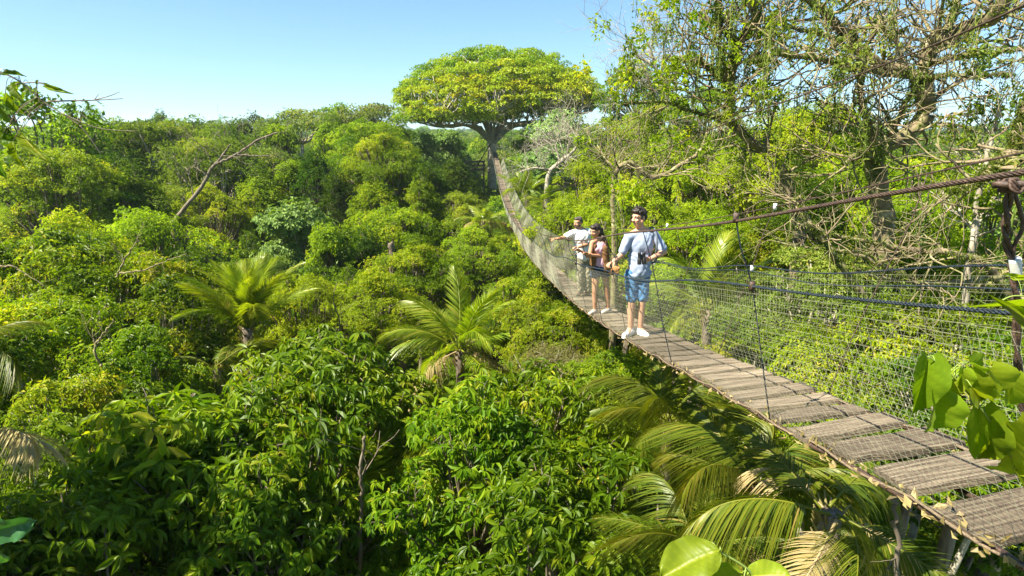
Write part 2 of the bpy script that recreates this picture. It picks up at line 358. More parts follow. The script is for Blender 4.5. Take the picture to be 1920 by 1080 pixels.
for q_ in [('tall', 520, 232, 62, 3.2, 'tall green tree on skyline just right of the round dark one'), ('tall', 425, 240, 60, 3.0, 'tall green tree on skyline left of the round dark one'), ('far', 350, 226, 75, 4.4, 'green tree on skyline behind the olive feathery tree'),
           ('tall', 620, 222, 60, 3.0, 'narrow green tree on skyline between the two flat topped ones'), ('tall', 745, 228, 62, 2.8, 'green tree on skyline touching the giant crown at its left'), ('tall', 130, 232, 50, 3.6, 'tall green tree on the skyline right of the leafy branch'),
           ('far', 270, 228, 70, 3.4, 'light green tree on the far skyline at left'), ('tall', 545, 300, 44, 2.4, 'tall green tree left of the dense columnar one'), ('tall', 700, 330, 38, 2.2, 'tall fresh green tree above the middle of the forest'),
           ('lime', 885, 435, 32, 2.0, 'light green crown in front of the yellowish arching palm'), ('fardark', 300, 214, 95, 3.2, 'rounded dark tree poking above the left skyline'), ('farolive', 395, 226, 82, 3.6, 'thin topped olive tree on the left skyline'), ('far', 640, 196, 84, 3.6, 'pale green tree poking above the skyline beside the pale flat topped one'), ('tall', 175, 214, 66, 3.0, 'narrow tree poking above the skyline near the bare twig'), ('far', 1010, 226, 88, 4.0, 'hazy tree under the right half of the giant crown'),
           ('tall', 480, 320, 40, 2.4, 'tall green tree right of the leaning dead limb'), ('tall', 790, 330, 40, 2.0, 'slim green tree beside the dark pair near the tower'), ('tall', 250, 320, 34, 2.4, 'tall green tree between cone tree and dead limb'),
           ('tall', 610, 420, 28, 1.9, 'slim green tree right of the pale broad leaved one'), ('bright', 780, 455, 24, 1.9, 'green leafy crown above and left of the middle palm'), ('lime', 560, 520, 18, 1.7, 'yellow green crown between the two large palms'),
           ('lime', 700, 520, 18, 1.6, 'light green crown directly left of the middle palm'), ('bright', 960, 520, 19, 1.5, 'green crown right of the middle palm beneath the bridge'), ('lime', 1000, 560, 15, 1.2, 'fresh yellow green crown below the bridge middle')]: T(*q_)
# foreground crowns
T('near', 610, 640, 10.5, 2.3, 'glossy broad leaved tree in front of the middle palm', vi=0)
T('near', 480, 720, 8.2, 2.3, 'glossy broad leaved tree in the lower left foreground', vi=1)
T('near', 300, 800, 7.2, 2.3, 'shaded broad leaved tree near the lower left corner', vi=2)
T('near', 1030, 705, 9.0, 2.1, 'glossy dark leaved tree below the bridge left of the palms', vi=1)
T('near', 890, 760, 7.6, 1.6, 'broad leaved tree low in the middle foreground', vi=2)
T('near', 1060, 870, 6.4, 1.7, 'shaded broad leaved tree at the bottom middle', vi=0)
T('near', 90, 930, 5.8, 1.7, 'dark leaved tree filling the bottom left corner', vi=0)
T('near', 480, 900, 6.4, 1.4, 'dark leaved tree at the bottom left of the slender trunks', vi=2)
T('bright', 1150, 660, 10.5, 1.2, 'small light green shrub crown just under the bridge edge')
T('bright', 1060, 575, 14, 1.4, 'bright yellow green crown below the bridge beside the people')
T('dry', 1040, 650, 13, 1.0, 'dry brownish bush beneath the bridge')
T('dry', 1100, 690, 11, 1.1, 'dry tangled twiggy bush in front of the brownish one')
T('dry', 640, 590, 18, 1.0, 'dry twiggy bush left of the middle palm')
T('vine', 90, 430, 17, 3.0, 'vine covered tree at the left edge, uppermost of the tangled ones', vi=0)
T('vine', 280, 470, 16.5, 2.4, 'vine covered tree left of the tall left palm', vi=1)
T('vine', 60, 560, 11, 2.3, 'vine covered tree at the left edge, middle of the tangled ones', vi=2)
T('vine', 230, 620, 10.5, 1.8, 'vine covered tree below the left palm with open dark gaps', vi=0)
T('vine', 130, 700, 8.6, 1.8, 'vine covered tree at the left edge, lowest of the tangled ones', vi=1)

# unseen trees beside and behind the platform, added to shade the foreground
tree('olive', -7.8, -3.4, 7.4, 2.8, 'unseen tall feathery tree added for shade beside the near platform', squash=.8, vi=0)
tree('near', -10.5, 2.2, 4.2, 3.4, 'unseen tall broad leaved tree added for shade left of the near platform', vi=1)
tree('near', -6.0, -5.5, 6.0, 3.6, 'unseen tall broad leaved tree added for shade behind the near platform', vi=2)
# canopy fill
def canopy(x, y):
    z = np.interp(y, [0, 6, 10, 15, 20, 30, 40, 60, 80, 120], [-6, -6.5, -7.4, -8.0, -8.2, -7.8, -7.2, -6.4, -6.0, -5.4])
    az = x / max(y, 1)
    z += np.interp(az, [-.9, -.5, -.15, .2, .5, .9], [.9, .5, 0, 0, 1.2, 2.0]) * min(1, y / 20)
    return z + .8 * wob(x * 1.7, y * 1.7)
mix_kinds = ['lime', 'bright', 'vine', 'tall', 'olive', 'pale', 'lime', 'bright', 'tall', 'bright', 'lime', 'dark']
desc = {'lime': 'lime green', 'bright': 'bright green', 'vine': 'vine draped', 'dark': 'dense dark green', 'tall': 'tall narrow green', 'olive': 'olive feathery', 'pale': 'pale grey green', 'dry': 'dry brownish', 'near': 'broad leaved dark green',
        'far': 'green', 'farolive': 'olive flat topped', 'fardark': 'dark green'}
MARKS = [(925, 150, 'the giant tree'), (870, 620, 'the middle palm'), (470, 580, 'the tall left palm'), (420, 320, 'the leaning dead limb'), (885, 310, 'the wooden tower'), (1190, 480, 'the young man'),
         (1090, 470, 'the woman and the older man'), (600, 350, 'the dense columnar tree'), (1720, 150, 'the big mossy fork'), (1380, 150, 'the crooked mossy tree'), (1650, 820, 'the near planks'), (80, 180, 'the leafy branch'),
         (475, 235, 'the round skyline tree'), (690, 225, 'the ragged skyline tree'), (60, 830, 'the brown drying frond'), (1330, 600, 'the palm behind the net'), (1060, 290, 'the grey curved tree'), (1295, 1040, 'the big rounded leaves'),
         (1400, 880, 'the large drooping palm'), (960, 420, 'the far bridge'), (1850, 350, 'the thick twisted cable'), (680, 950, 'the slender dark trunk'), (310, 260, 'the olive skyline tree'), (1800, 760, 'the heart leaved vine'), (270, 500, 'the vine tangles')]
def where_from(x, y, z):
    d = np.array([x, CP * y - SP * z, SP * y + CP * z]); u = 960 + F * d[0] / d[1]; v = 540 - F * d[2] / d[1]
    mu, mv, nm = min(MARKS, key=lambda q_: (q_[0] - u) ** 2 + (q_[1] - v) ** 2)
    an = math.degrees(math.atan2(mv - v, u - mu)) % 360; far_ = math.hypot(mu - u, mv - v)
    dr = ['right of', 'above and right of', 'above', 'above and left of', 'left of', 'below and left of', 'below', 'below and right of'][int((an + 22.5) // 45) % 8]
    return ('just ' if far_ < 70 else 'well ' if far_ > 190 else '') + dr + ' ' + nm
def fill(y0, y1, n, rlo, rhi, kinds, where):
    cnt = 0; tries = 0
    while cnt < n and tries < n * 60:
        tries += 1
        y = math.sqrt(rng.uniform(y0 ** 2, y1 ** 2)); x = y * rng.uniform(-1.08, 1.12); r = rng.uniform(rlo, rhi)
        if any((x - a) ** 2 + (y - b) ** 2 < (.72 * (r + c)) ** 2 for a, b, c in placed): continue
        if y < 10.5 and 610 < 960 + F * x / (CP * y + 6.5 * SP) < 770: continue
        k = kinds[int(rng.integers(len(kinds)))]
        z = canopy(x, y) + rng.normal(0, .5)
        side = 'left of the bridge' if x < 1.5 - .06 * y else 'right of the bridge'
        if abs(x - (2.2 - .0585 * y)) < 2.5: z = min(z, -8.0)
        if k in ('dark', 'fardark', 'tall'): z += .7
        tree(k, x, y, z, r, '%s tree in %s forest %s' % (desc[k].replace('dark green', 'dark').replace('pale grey green', 'pale'), where, where_from(x, y, z).replace('well ', 'far ').replace('the dense columnar tree', 'the columnar tree').replace('the woman and the older man', 'the woman')), '%s tree crowns in the %s forest %s' % (desc[k], where, side))
        cnt += 1
fill(6.5, 14, 26, 1.4, 2.2, ['near', 'near', 'bright', 'vine'], 'near')
fill(13, 32, 72, 1.8, 2.8, mix_kinds, 'middle')
fill(30, 62, 105, 1.9, 3.4, ['lime', 'bright', 'tall', 'olive', 'tall', 'bright', 'lime', 'dark'], 'deeper')
fill(60, 120, 90, 3.6, 5.5, ['far', 'far', 'farolive', 'fardark', 'far'], 'distant')

# masses nobody could count: the far-off forest and the undergrowth between the trees
def scatter(name, pts, kinds, smin, smax, nmax):
    n = len(pts); pm = bpy.data.meshes.new(name); pm.vertices.add(n); pm.vertices.foreach_set('co', pts.astype(np.float32).ravel())
    ff = link(name, pm, kind='stuff')
    ng = bpy.data.node_groups.new('scatter_' + name, 'GeometryNodeTree')
    ng.interface.new_socket('Geometry', in_out='INPUT', socket_type='NodeSocketGeometry')
    ng.interface.new_socket('Geometry', in_out='OUTPUT', socket_type='NodeSocketGeometry')
    gi = ng.nodes.new('NodeGroupInput'); go = ng.nodes.new('NodeGroupOutput')
    meshes = [a[0] for k in kinds for a in ARCH[k]]; seen = {}
    for o in COL.objects:
        if o.name.startswith('crown') and o.data in meshes: seen.setdefault(o.data.name, o)
    L_ = list(seen.values())[:nmax]; join = ng.nodes.new('GeometryNodeJoinGeometry')
    for k, o in enumerate(L_):
        inf = ng.nodes.new('GeometryNodeObjectInfo'); inf.inputs[0].default_value = o; inf.inputs[1].default_value = True
        ip = ng.nodes.new('GeometryNodeInstanceOnPoints')
        rs = ng.nodes.new('FunctionNodeRandomValue'); rs.data_type = 'FLOAT'; rs.inputs[2].default_value = smin; rs.inputs[3].default_value = smax; rs.inputs['Seed'].default_value = k
        rr = ng.nodes.new('FunctionNodeRandomValue'); rr.data_type = 'FLOAT_VECTOR'; rr.inputs[0].default_value = (0, 0, 0); rr.inputs[1].default_value = (0, 0, 6.28)
        ix = ng.nodes.new('GeometryNodeInputIndex'); md = ng.nodes.new('ShaderNodeMath'); md.operation = 'MODULO'; md.inputs[1].default_value = len(L_)
        cp = ng.nodes.new('ShaderNodeMath'); cp.operation = 'COMPARE'; cp.inputs[1].default_value = k; cp.inputs[2].default_value = .4
        ng.links.new(ix.outputs[0], md.inputs[0]); ng.links.new(md.outputs[0], cp.inputs[0]); ng.links.new(cp.outputs[0], ip.inputs['Selection'])
        ng.links.new(gi.outputs[0], ip.inputs['Points']); ng.links.new(inf.outputs['Geometry'], ip.inputs['Instance'])
        ng.links.new(rs.outputs[1], ip.inputs['Scale']); ng.links.new(rr.outputs[0], ip.inputs['Rotation'])
        ng.links.new(ip.outputs[0], join.inputs[0])
    ng.links.new(join.outputs[0], go.inputs[0])
    ff.modifiers.new('scatter', 'NODES').node_group = ng
n = 5200
fy = np.sqrt(rng.uniform(118 ** 2, 1300 ** 2, n)); near_bias = rng.random(n) < .4; fy[near_bias] = rng.uniform(118, 420, near_bias.sum())
fx = fy * rng.uniform(-1.1, 1.1, n)
fz = ground_z(fx, fy) + 9.0 + 1.5 * wob(fx * .25, fy * .25) + rng.normal(0, 1.0, n)
scatter('far_forest', np.stack([fx, fy, fz], 1), ['far', 'farolive', 'fardark'], .9, 1.7, 7)
n = 1500
uy = np.sqrt(rng.uniform(4 ** 2, 120 ** 2, n)); uy[:500] = rng.uniform(7, 45, 500); ux = uy * rng.uniform(-1.15, 1.15, n)
uz = np.array([canopy(a, b) for a, b in zip(ux, uy)]) - 4.6 - np.abs(rng.normal(0, 1.6, n)); uz = np.maximum(uz, ground_z(ux, uy) + 1.2)
hole = (uy < 11) & (np.abs(960 + F * ux / (CP * uy + 8 * SP) - 690) < 90)
uz[hole] = ground_z(ux, uy)[hole] + .8
scatter('undergrowth', np.stack([ux, uy, uz], 1), ['lime', 'bright', 'vine', 'tall'], .45, 1.1, 9)

# ---------------------------------------------------------------- giant kapok tree
def spline(pts, n):
    pts = np.asarray(pts, float); m = len(pts)
    t = np.linspace(0, m - 1, n); i = np.clip(t.astype(int), 0, m - 2); f = (t - i)[:, None]
    g = lambda k: pts[np.clip(k, 0, m - 1)]
    p0, p1, p2, p3 = g(i - 1), g(i), g(i + 1), g(i + 2)
    return .5 * (2 * p1 + (p2 - p0) * f + (2 * p0 - 5 * p1 + 4 * p2 - p3) * f ** 2 + (3 * p1 - p0 - 3 * p2 + p3) * f ** 3)
KY = 79.0
kb = P(921, 262, KY); kroot = np.array([kb[0], KY, ground_z(kb[0], KY)])
kapok = thing('giant_kapok_tree', 'giant umbrella shaped tree with yellow green crown at the far end of the bridge', 'tree', tuple(kroot))
g = np.random.default_rng(5)
tb = MB()
z0 = kb[2] - kroot[2]
tb.tube(spline([(0, 0, -.5), (0, 0, 3), (.05, 0, 7), (.1, 0, z0 - 2), (.15, 0, z0 + 1.2)], 16), np.interp(np.linspace(0, 1, 16), [0, .12, .3, .8, 1], [1.5, .85, .66, .62, .8]), 16)
kap_c = P(935, 236, KY) - kroot   # crown base centre
RX, RY, RZ = 14.5, 12.5, 9.7
fork = np.array([.15, 0, z0 + .6])
cb = MB()
lumps = []
for a in range(1300):
    th = g.uniform(0, 6.28); rr = math.sqrt(g.uniform(0, 1)); 
    top = math.sqrt(max(0, 1 - rr ** 2.4))
    if rr > .93: continue
    f = g.beta(2.6, 1.1); zlow = .02 + .12 * (1 - rr) * (math.sin(th) > 0) + (.22 * rr if math.cos(th) > 0 else .02)
    z = (zlow + (top * .98 - zlow) * f)
    if g.random() < .3: z = zlow + g.uniform(0, .14)
    x = math.cos(th) * rr; y = math.sin(th) * rr
    lumps.append((x * RX, y * RY, z * RZ, rr, th))
for (x, y, z, rr, th) in lumps:
    c = kap_c + np.array([x, y, z]); r = g.uniform(.6, 1.25)
    n = int(46 * r); d = sph(g, n * 2); d = d[d[:, 2] > -.25][:n]
    pos = c + d * (r * g.uniform(.7, 1.1, (len(d), 1))) * np.array([1.15, 1.15, .5])
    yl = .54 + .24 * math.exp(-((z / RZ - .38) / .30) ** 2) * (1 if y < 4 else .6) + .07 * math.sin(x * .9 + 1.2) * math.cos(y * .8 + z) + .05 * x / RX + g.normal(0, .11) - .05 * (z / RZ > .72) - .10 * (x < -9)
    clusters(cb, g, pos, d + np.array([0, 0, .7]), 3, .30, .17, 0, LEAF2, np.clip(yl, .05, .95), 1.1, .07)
main = []
for a in range(13):
    th = a * 2 * np.pi / 13 + g.uniform(-.2, .2); e = kap_c + np.array([math.cos(th) * RX * .86, math.sin(th) * RY * .86, RZ * g.uniform(.10, .22)])
    m1 = fork * .72 + e * .28 + np.array([0, 0, g.uniform(.3, .9)]); m2 = fork * .35 + e * .65 + np.array([0, 0, -g.uniform(0, .5)])
    pts = spline([fork - [0, 0, 1.2], m1, m2, e], 14) + g.normal(0, .08, (14, 3)); tb.tube(pts, np.linspace(.23, .06, 14), 7); main.append(pts)
for a in range(9):
    th = a * 2.4; e = kap_c + np.array([math.cos(th) * RX * .45, math.sin(th) * RY * .45, RZ * g.uniform(.55, .75)])
    pts = spline([fork - [0, 0, .8], fork * .55 + e * .45 + [0, 0, .6], e], 12) + g.normal(0, .08, (12, 3)); tb.tube(pts, np.linspace(.22, .06, 12), 7); main.append(pts)
mp = np.concatenate([m[4:] for m in main])
for (x, y, z, rr, th) in lumps[::2]:
    c = kap_c + np.array([x, y, z]); k = np.argmin(((mp - c) ** 2).sum(1) + 4 * np.maximum(0, mp[:, 2] - c[2]) ** 2 * 2); s0 = mp[k]
    mid = (s0 + c) / 2 + np.array([0, 0, -.25]) + g.normal(0, .15, 3); tb.tube(spline([s0, mid, c], 5), [.13, .1, .08, .06, .03], 4)
link('trunk', tb.mesh('trunk', PALEBARK, True), kapok); link('crown', cb.mesh('crown', LM['kapok']), kapok)

# wooden tower beside the kapok trunk
def tower():
    p0 = P(894, 300, 77); gz = ground_z(p0[0], 77)
    t = thing('observation_tower', 'dark wooden stair tower with railings standing against the giant trunk', 'tower', (p0[0], 77, gz))
    wd = noise_mat('dark_timber', [(.3, (.06, .045, .03)), (.7, (.16, .12, .085))], 6, .9, .3)
    top = P(890, 268, 77)[2] - gz; pl = P(890, 318, 77)[2] - gz
    for sx in (-1.5, .9):
        for sy in (-1, 1):
            m = MB(); m.box((sx, sy, (pl + 1.1) / 2), (.07, 0, 0), (0, .07, 0), (0, 0, (pl + 1.1) / 2)); link('post', m.mesh('post', wd), t)
    for z in (pl, pl + .55, pl + 1.05, pl - 2, pl - 4, pl - 6):
        for sy in (-1.07, 1.07):
            m = MB(); m.box((-.3, sy, z), (1.45, 0, 0), (0, .04, 0), (0, 0, .06)); link('rail', m.mesh('rail', wd), t)
    for k in range(9):
        m = MB(); m.box((-1.35 + k * .26, 0, pl + .1), (.115, 0, 0), (0, 1.0, 0), (0, 0, .03)); link('plank', m.mesh('plank', wd), t)
    m = MB(); a = np.array([-.3, -1.25, pl]); b = np.array([1.9, -1.25, pl + 3.4])
    for dx in (0, .0):
        m.tube([a, b], .05, 5); 
    link('stringer', m.mesh('stringer', wd), t)
    m = MB(); m.tube([a + [0, .7, 0], b + [0, .7, 0]], .05, 5); link('stringer', m.mesh('stringer', wd), t)
    for k in range(9):
        c = a + (b - a) * (k + .5) / 9; m = MB(); m.box(c + [0, .35, 0], (.12, 0, 0), (0, .34, 0), (0, 0, .02)); link('step', m.mesh('step', wd), t)
tower()

# ---------------------------------------------------------------- the bridge
YT = np.array([.3, 1.9, 2.7, 3.3, 4.4, 5.2, 7.0, 8.3, 9.9, 11.8, 14.6, 21.3, 27, 32, 38, 45, 55, 62, 66, 70, 74, 77.5])
ZT = np.array([-1.20, -1.53, -1.70, -1.84, -2.08, -2.27, -2.67, -2.94, -3.25, -3.55, -3.98, -4.82, -5.36, -5.66, -5.78, -5.62, -5.12, -4.68, -4.35, -3.9, -3.2, -2.5])
_ly = np.log(np.geomspace(.25, 90, 400)); _lz = np.interp(np.exp(_ly), YT, ZT)
_kk = np.exp(-.5 * (np.arange(-24, 25) / 9.) ** 2); _kk /= _kk.sum(); _lz = np.convolve(np.pad(_lz, 24, mode='reflect', reflect_type='odd'), _kk, 'valid')
def dz(y):
    r = np.interp(np.log(np.maximum(np.asarray(y, float), .26)), _ly, _lz)
    return float(r) if np.isscalar(y) else r
XL = 1.951; KX = -.0585; WID = .545
side_v = np.array([1, -KX, 0.]) / math.sqrt(1 + KX ** 2)
def bank(y): return np.interp(y, [0, 2.3, 3, 4.5, 7, 10], [.12, .105, .075, .045, .025, 0])   # the near planks tip towards the left rope
def deck(y, s=0., h=0.):
    """y along, s lateral metres from left edge, h above deck"""
    y = np.asarray(y, float)
    return np.stack([XL + KX * y + s, y - KX * s, dz(y) + h + np.clip(s / WID, 0, 1) * bank(y)], -1)
bridge = thing('suspension_bridge', 'long narrow sagging plank footbridge with net sides and steel cables', 'footbridge', tuple(deck(1.2, .27)))
b0 = np.array(bridge.location)
def bl(name, mb, mats, smooth=False, kind=None): return link(name, mb.mesh(name, mats, smooth), bridge, tuple(-b0), kind=kind)
g = np.random.default_rng(3)
pverts = []
for variant in range(6):
    nx, ny = 7, 3; m = MB()
    xs = np.linspace(-.5, .5, nx); V = []
    wl = 1 + g.normal(0, .06, nx) * .5
    for zz in (-.5, .5):
        for jy in range(ny):
            for ix in range(nx):
                yy = (jy / (ny - 1) - .5) * wl[ix]
                V.append((xs[ix], yy + (.05 * math.sin(xs[ix] * 5 + variant) * .5), zz + .12 * math.sin(xs[ix] * 4 + variant * 2)))
    V = np.array(V); q = []
    for L0 in (0, 1):
        for jy in range(ny - 1):
            for ix in range(nx - 1):
                a = L0 * nx * ny + jy * nx + ix; f = [a, a + 1, a + nx + 1, a + nx]; q.append(f if L0 else f[::-1])
    o = nx * ny
    for ix in range(nx - 1):
        q.append([ix, ix + 1, ix + 1 + o, ix + o]); a = (ny - 1) * nx + ix; q.append([a + 1, a, a + o, a + 1 + o])
    for jy in range(ny - 1):
        a = jy * nx; q.append([a + nx, a, a + o, a + nx + o]); a = jy * nx + nx - 1; q.append([a, a + nx, a + nx + o, a + o])
    m.add(V, [np.array(q)]); pverts.append(m.mesh('plank', WOOD))
# per-plank colour variation
t = WOOD.node_tree; bs = [n for n in t.nodes if n.type == 'BSDF_PRINCIPLED'][0]; lk = bs.inputs['Base Color'].links[0].from_socket
hs = t.nodes.new('ShaderNodeHueSaturation'); oi = t.nodes.new('ShaderNodeObjectInfo'); mr = t.nodes.new('ShaderNodeMapRange'); mr.inputs[3].default_value = .6; mr.inputs[4].default_value = 1.4
t.links.new(oi.outputs['Random'], mr.inputs[0]); t.links.new(mr.outputs[0], hs.inputs['Value']); t.links.new(lk, hs.inputs['Color']); t.links.new(hs.outputs[0], bs.inputs['Base Color'])
mpn = [n for n in t.nodes if n.type == 'MAPPING'][0]; cx = t.nodes.new('ShaderNodeCombineXYZ'); ml = t.nodes.new('ShaderNodeMath'); ml.operation = 'MULTIPLY'; ml.inputs[1].default_value = 40
t.links.new(oi.outputs['Random'], ml.inputs[0]); t.links.new(ml.outputs[0], cx.inputs[0]); t.links.new(cx.outputs[0], mpn.inputs[1])
y = .62; npl = 0
fixed = [.36, .36, .38, .40, .40, .36, .31, .29, .30, .29]
while y < 77:
    dp = fixed[npl] if npl < len(fixed) else float(g.uniform(.26, .33))
    if y > 10: dp = float(g.uniform(.28, .34))
    c = deck(y + dp / 2, WID / 2 + g.normal(0, .012), -.01)
    slope = math.atan2(float(dz(y + dp + .1) - dz(y - .1)), dp + .2)
    o = link('plank', pverts[npl % 6], bridge, tuple(c - b0)); gap = g.uniform(.085, .125) if y < 4 else g.uniform(.06, .09) if y < 9 else .045
    o.scale = (WID + g.normal(0, .02) + (.05 if y < 8 else 0), dp - gap, .034)
    o.rotation_euler = (slope + g.normal(0, .02), -math.atan(float(bank(y + dp / 2)) / WID) + g.normal(0, .014), math.atan(-KX) + g.normal(0, .022))
    npl += 1; y += dp
# cables
ys = np.concatenate([np.arange(.6, 14, .12), np.arange(14, 77, .6)])
def off(s): return ys * 0 + s
def twisted(name, pts, r, mat, strands=5, pitch=.09):
    m = MB()
    seg = np.linalg.norm(np.diff(pts, axis=0), axis=1); L = np.concatenate([[0], np.cumsum(seg)])
    n = int(min(L[-1], 14) / (pitch / 7)); s = np.linspace(0, min(L[-1], 14), n)
    pp = np.stack([np.interp(s, L, pts[:, k]) for k in range(3)], 1)
    tn = nrm(np.gradient(pp, axis=0)); a = nrm(np.cross(tn, [0, 0, 1.])); b = np.cross(tn, a)
    for k in range(strands):
        ph = s / pitch * 2 * np.pi / 1 + k * 2 * np.pi / strands
        m.tube(pp + (np.cos(ph)[:, None] * a + np.sin(ph)[:, None] * b) * r * .62, r * .45, 4)
    if L[-1] > 14:
        k = L > 13.9; m.tube(pts[k], r * .9, 6)
    return bl(name, m, mat, True)
CL, CR = .42, .46       # splay of the hand cables
left_cable = deck(ys, -CL, 1.34) + np.array([0, 0, 1]) * (.02 * np.sin(ys * 1.3))[:, None]
twisted('hand_cable', left_cable, .0095, STEEL)
right_cable = deck(ys, WID + CR, 1.62); right_cable[:, 2] -= np.interp(ys, [0, 10, 30, 70], [0, .1, .35, .2])
twisted('hand_cable', right_cable, .006, STEEL)
lr_h = lambda y: .90 + .02 * np.sin(y * 1.9) + .03 * np.sin(y * .8)
left_rope = deck(ys, -.27, 0); left_rope[:, 2] += lr_h(ys)
right_rope = deck(ys, WID + .30, 0); right_rope[:, 2] += .93 + .03 * np.sin(ys * 2.3 + 1)
twisted('side_rope', left_rope, .0085, ROPE_D, 3, .06); twisted('side_rope', right_rope, .0075, ROPE_D, 3, .06)
extra = right_rope.copy(); extra[:, 2] -= np.interp(ys, [0, 3, 7, 80], [.17, .13, .02, .02]); 
m = MB(); m.tube(extra[ys < 9], .006, 5); bl('side_rope', m, ROPE_D, True)
for s in (-.02, WID + .02):
    m = MB(); p = deck(ys, s, -.03) + g.normal(0, .004, (len(ys), 3)); m.tube(p, .016, 6); bl('edge_cable', m, STEEL, True)
    m = MB(); p = deck(ys, s - .02, -.015); p[:, 0] += .012 * np.sin(ys * 9); p[:, 2] += .012 * np.cos(ys * 9); m.tube(p, .007, 5); bl('edge_rope', m, ROPE_L, True)
m = MB(); p = deck(ys, WID / 2, -.075); m.tube(p, .012, 5); bl('edge_cable', m, STEEL, True)
# suspenders
for k, yy in enumerate([1.35, 3.35, 5.2, 6.9, 8.35] + list(np.arange(9.6, 76, 1.45))):
    for sd_ in (0, 1):
        m = MB(); y0 = yy + (.0 if sd_ == 0 else .35)
        if sd_ == 0: a = deck(y0, -.03, -.04); b = deck(y0, -.27, float(lr_h(y0))); c = deck(y0, -CL, 1.34)
        else:
            a = deck(y0, WID + .03, -.04); b = deck(y0, WID + .30, .93); c = deck(y0, WID + CR, 1.62 - float(np.interp(y0, [0, 10, 30, 70], [0, .1, .35, .2])))
        pts = spline([a, (a + b) / 2 + g.normal(0, .012, 3), b, (b + c) / 2 + g.normal(0, .015, 3), c], 13)
        m.tube(pts, .0048 if sd_ == 0 else .004, 5)
        bl('suspender', m, ROPE_D if (sd_ == 0 and k % 3) else STEEL, True)
        if k < 6 and (k + sd_) % 2:
            m = MB()
            for q_ in (c, b):
                m.tube(np.array([q_ + [0, 0, -.03], q_ + [0, 0, .03]]), .018, 7)
            bl('rope_tie', m, STEEL if k % 2 else WHITE, True)
# nets
def net(side, y0, y1, cell, r, rows):
    m = MB(); gg = np.random.default_rng(9 + side)
    if side == 0: s0, s1, h1 = -.02, -.27, lambda y: .90 + 0 * y
    else: s0, s1, h1 = WID + .02, WID + .30, lambda y: .93 + 0 * y
    def surf(y, t):
        y = np.asarray(y, float); t = np.asarray(t, float) + 0 * y
        bul = .05 * np.sin(t * np.pi) * (1 + .6 * np.sin(y * 2.1 + side))
        s = s0 + (s1 - s0) * t + (-bul if side == 0 else bul)
        yy = y + .06 * np.sin(t * 5 + y * 1.7) + .03 * np.sin(y * 7 + t * 3)
        p = deck(yy, 0, 0); p = p + s[..., None] * np.array([1, -KX, 0]); p[..., 2] += (bank(yy) if side else 0) + -.03 + t * h1(yy) + .012 * np.sin(yy * 5.3 + t * 9) * (1 - t)
        return p
    n = int((y1 - y0) / cell)
    for a in range(n + 1):
        yy = y0 + a * cell; t = np.linspace(0, 1, 6); m.tube(surf(yy + .25 * t * (1 if side else 1), t), r, 3, gg.uniform())
    for b in range(rows + 1):
        t = b / rows; yl = np.arange(y0, y1 + .01, cell * 2); m.tube(surf(yl + .25 * t, np.full(len(yl), t)), r, 3, gg.uniform())
    return m
NEARNET = 12
for side in (0, 1):
    bl('net', net(side, .9, NEARNET, .045, .0008, 20), NET, kind='stuff')
    bl('net', net(side, NEARNET, 30, .055, .0021, 16), NET, kind='stuff')
    bl('net', net(side, 30, 66, .10, .0045, 10), NET, kind='stuff')
# dry leaves caught along the left edge
m = MB(); n = 420; yl = g.uniform(1, 1, n) * np.exp(g.uniform(math.log(1.0), math.log(14), n))
pos = deck(yl, -.03 + g.normal(0, .025, n), 0) ; pos[:, 2] += g.normal(-.02, .025, n)
put_leaves(m, LEAF2, pos, g.normal(size=(n, 3)), g.normal(size=(n, 3)), g.uniform(.02, .07, n), g.uniform(.012, .035, n), g.uniform(0, 1, n))
bl('caught_leaves', m, LM['palmdry'], kind='stuff')
# near support post with clamp
m = MB(); a = P(1893, 350, 1.72); 
pts = spline([P(1896, 345, 1.75), P(1885, 430, 1.77), P(1898, 500, 1.78), P(1904, 560, 1.78), P(1908, 680, 1.78), P(1918, 780, 1.78)], 40)
ph = np.linspace(0, 30, 40)[:, None]
m.tube(pts + .007 * np.concatenate([np.cos(ph), np.sin(ph), 0 * ph], 1), .007, 7); m.tube(pts - .007 * np.concatenate([np.cos(ph), np.sin(ph), 0 * ph], 1), .006, 7)
m.tube(spline([P(1896, 345, 1.75), P(1918, 420, 1.76), P(1900, 470, 1.77), P(1904, 560, 1.78)], 14), .006, 6)
bl('twisted_stay', m, STEEL, True)
m = MB(); cc = P(1893, 347, 1.72)
for k in range(9):
    th = k * .9; m.tube(cc + np.array([[.02 * math.cos(q_ + th), .012 * math.sin(q_ * 1.0 + th) + (k - 4) * .006, .02 * math.sin(q_)] for q_ in np.linspace(0, 6.28, 12)]), .005, 5)
m.tube([cc + [-.05, 0, .0], cc + [.12, -.05, .012]], .012, 6)
bl('cable_clamp', m, STEEL, True)
m = MB(); m.tube(spline([P(1903, 485, 1.77), P(1905, 520, 1.78)], 6), .017, 8); bl('rope_tie', m, WHITE, True)
# overhead cable
oc = spline([P(2300, -190, 2.6), P(1920, 10, 3.6), P(1640, 128, 5.4), P(1350, 236, 8.0), P(1230, 288, 11), P(1130, 330, 16), np.array([1.5, 30, -3.4])], 60)
m = MB(); m.tube(oc, .008, 5)
oo = thing('overhead_cable', 'thin rusty steel cable slanting down from the upper right corner', 'cable', tuple(oc[30]))
link('strand', m.mesh('overhead_cable', STEEL, True), oo, tuple(-oc[30]))

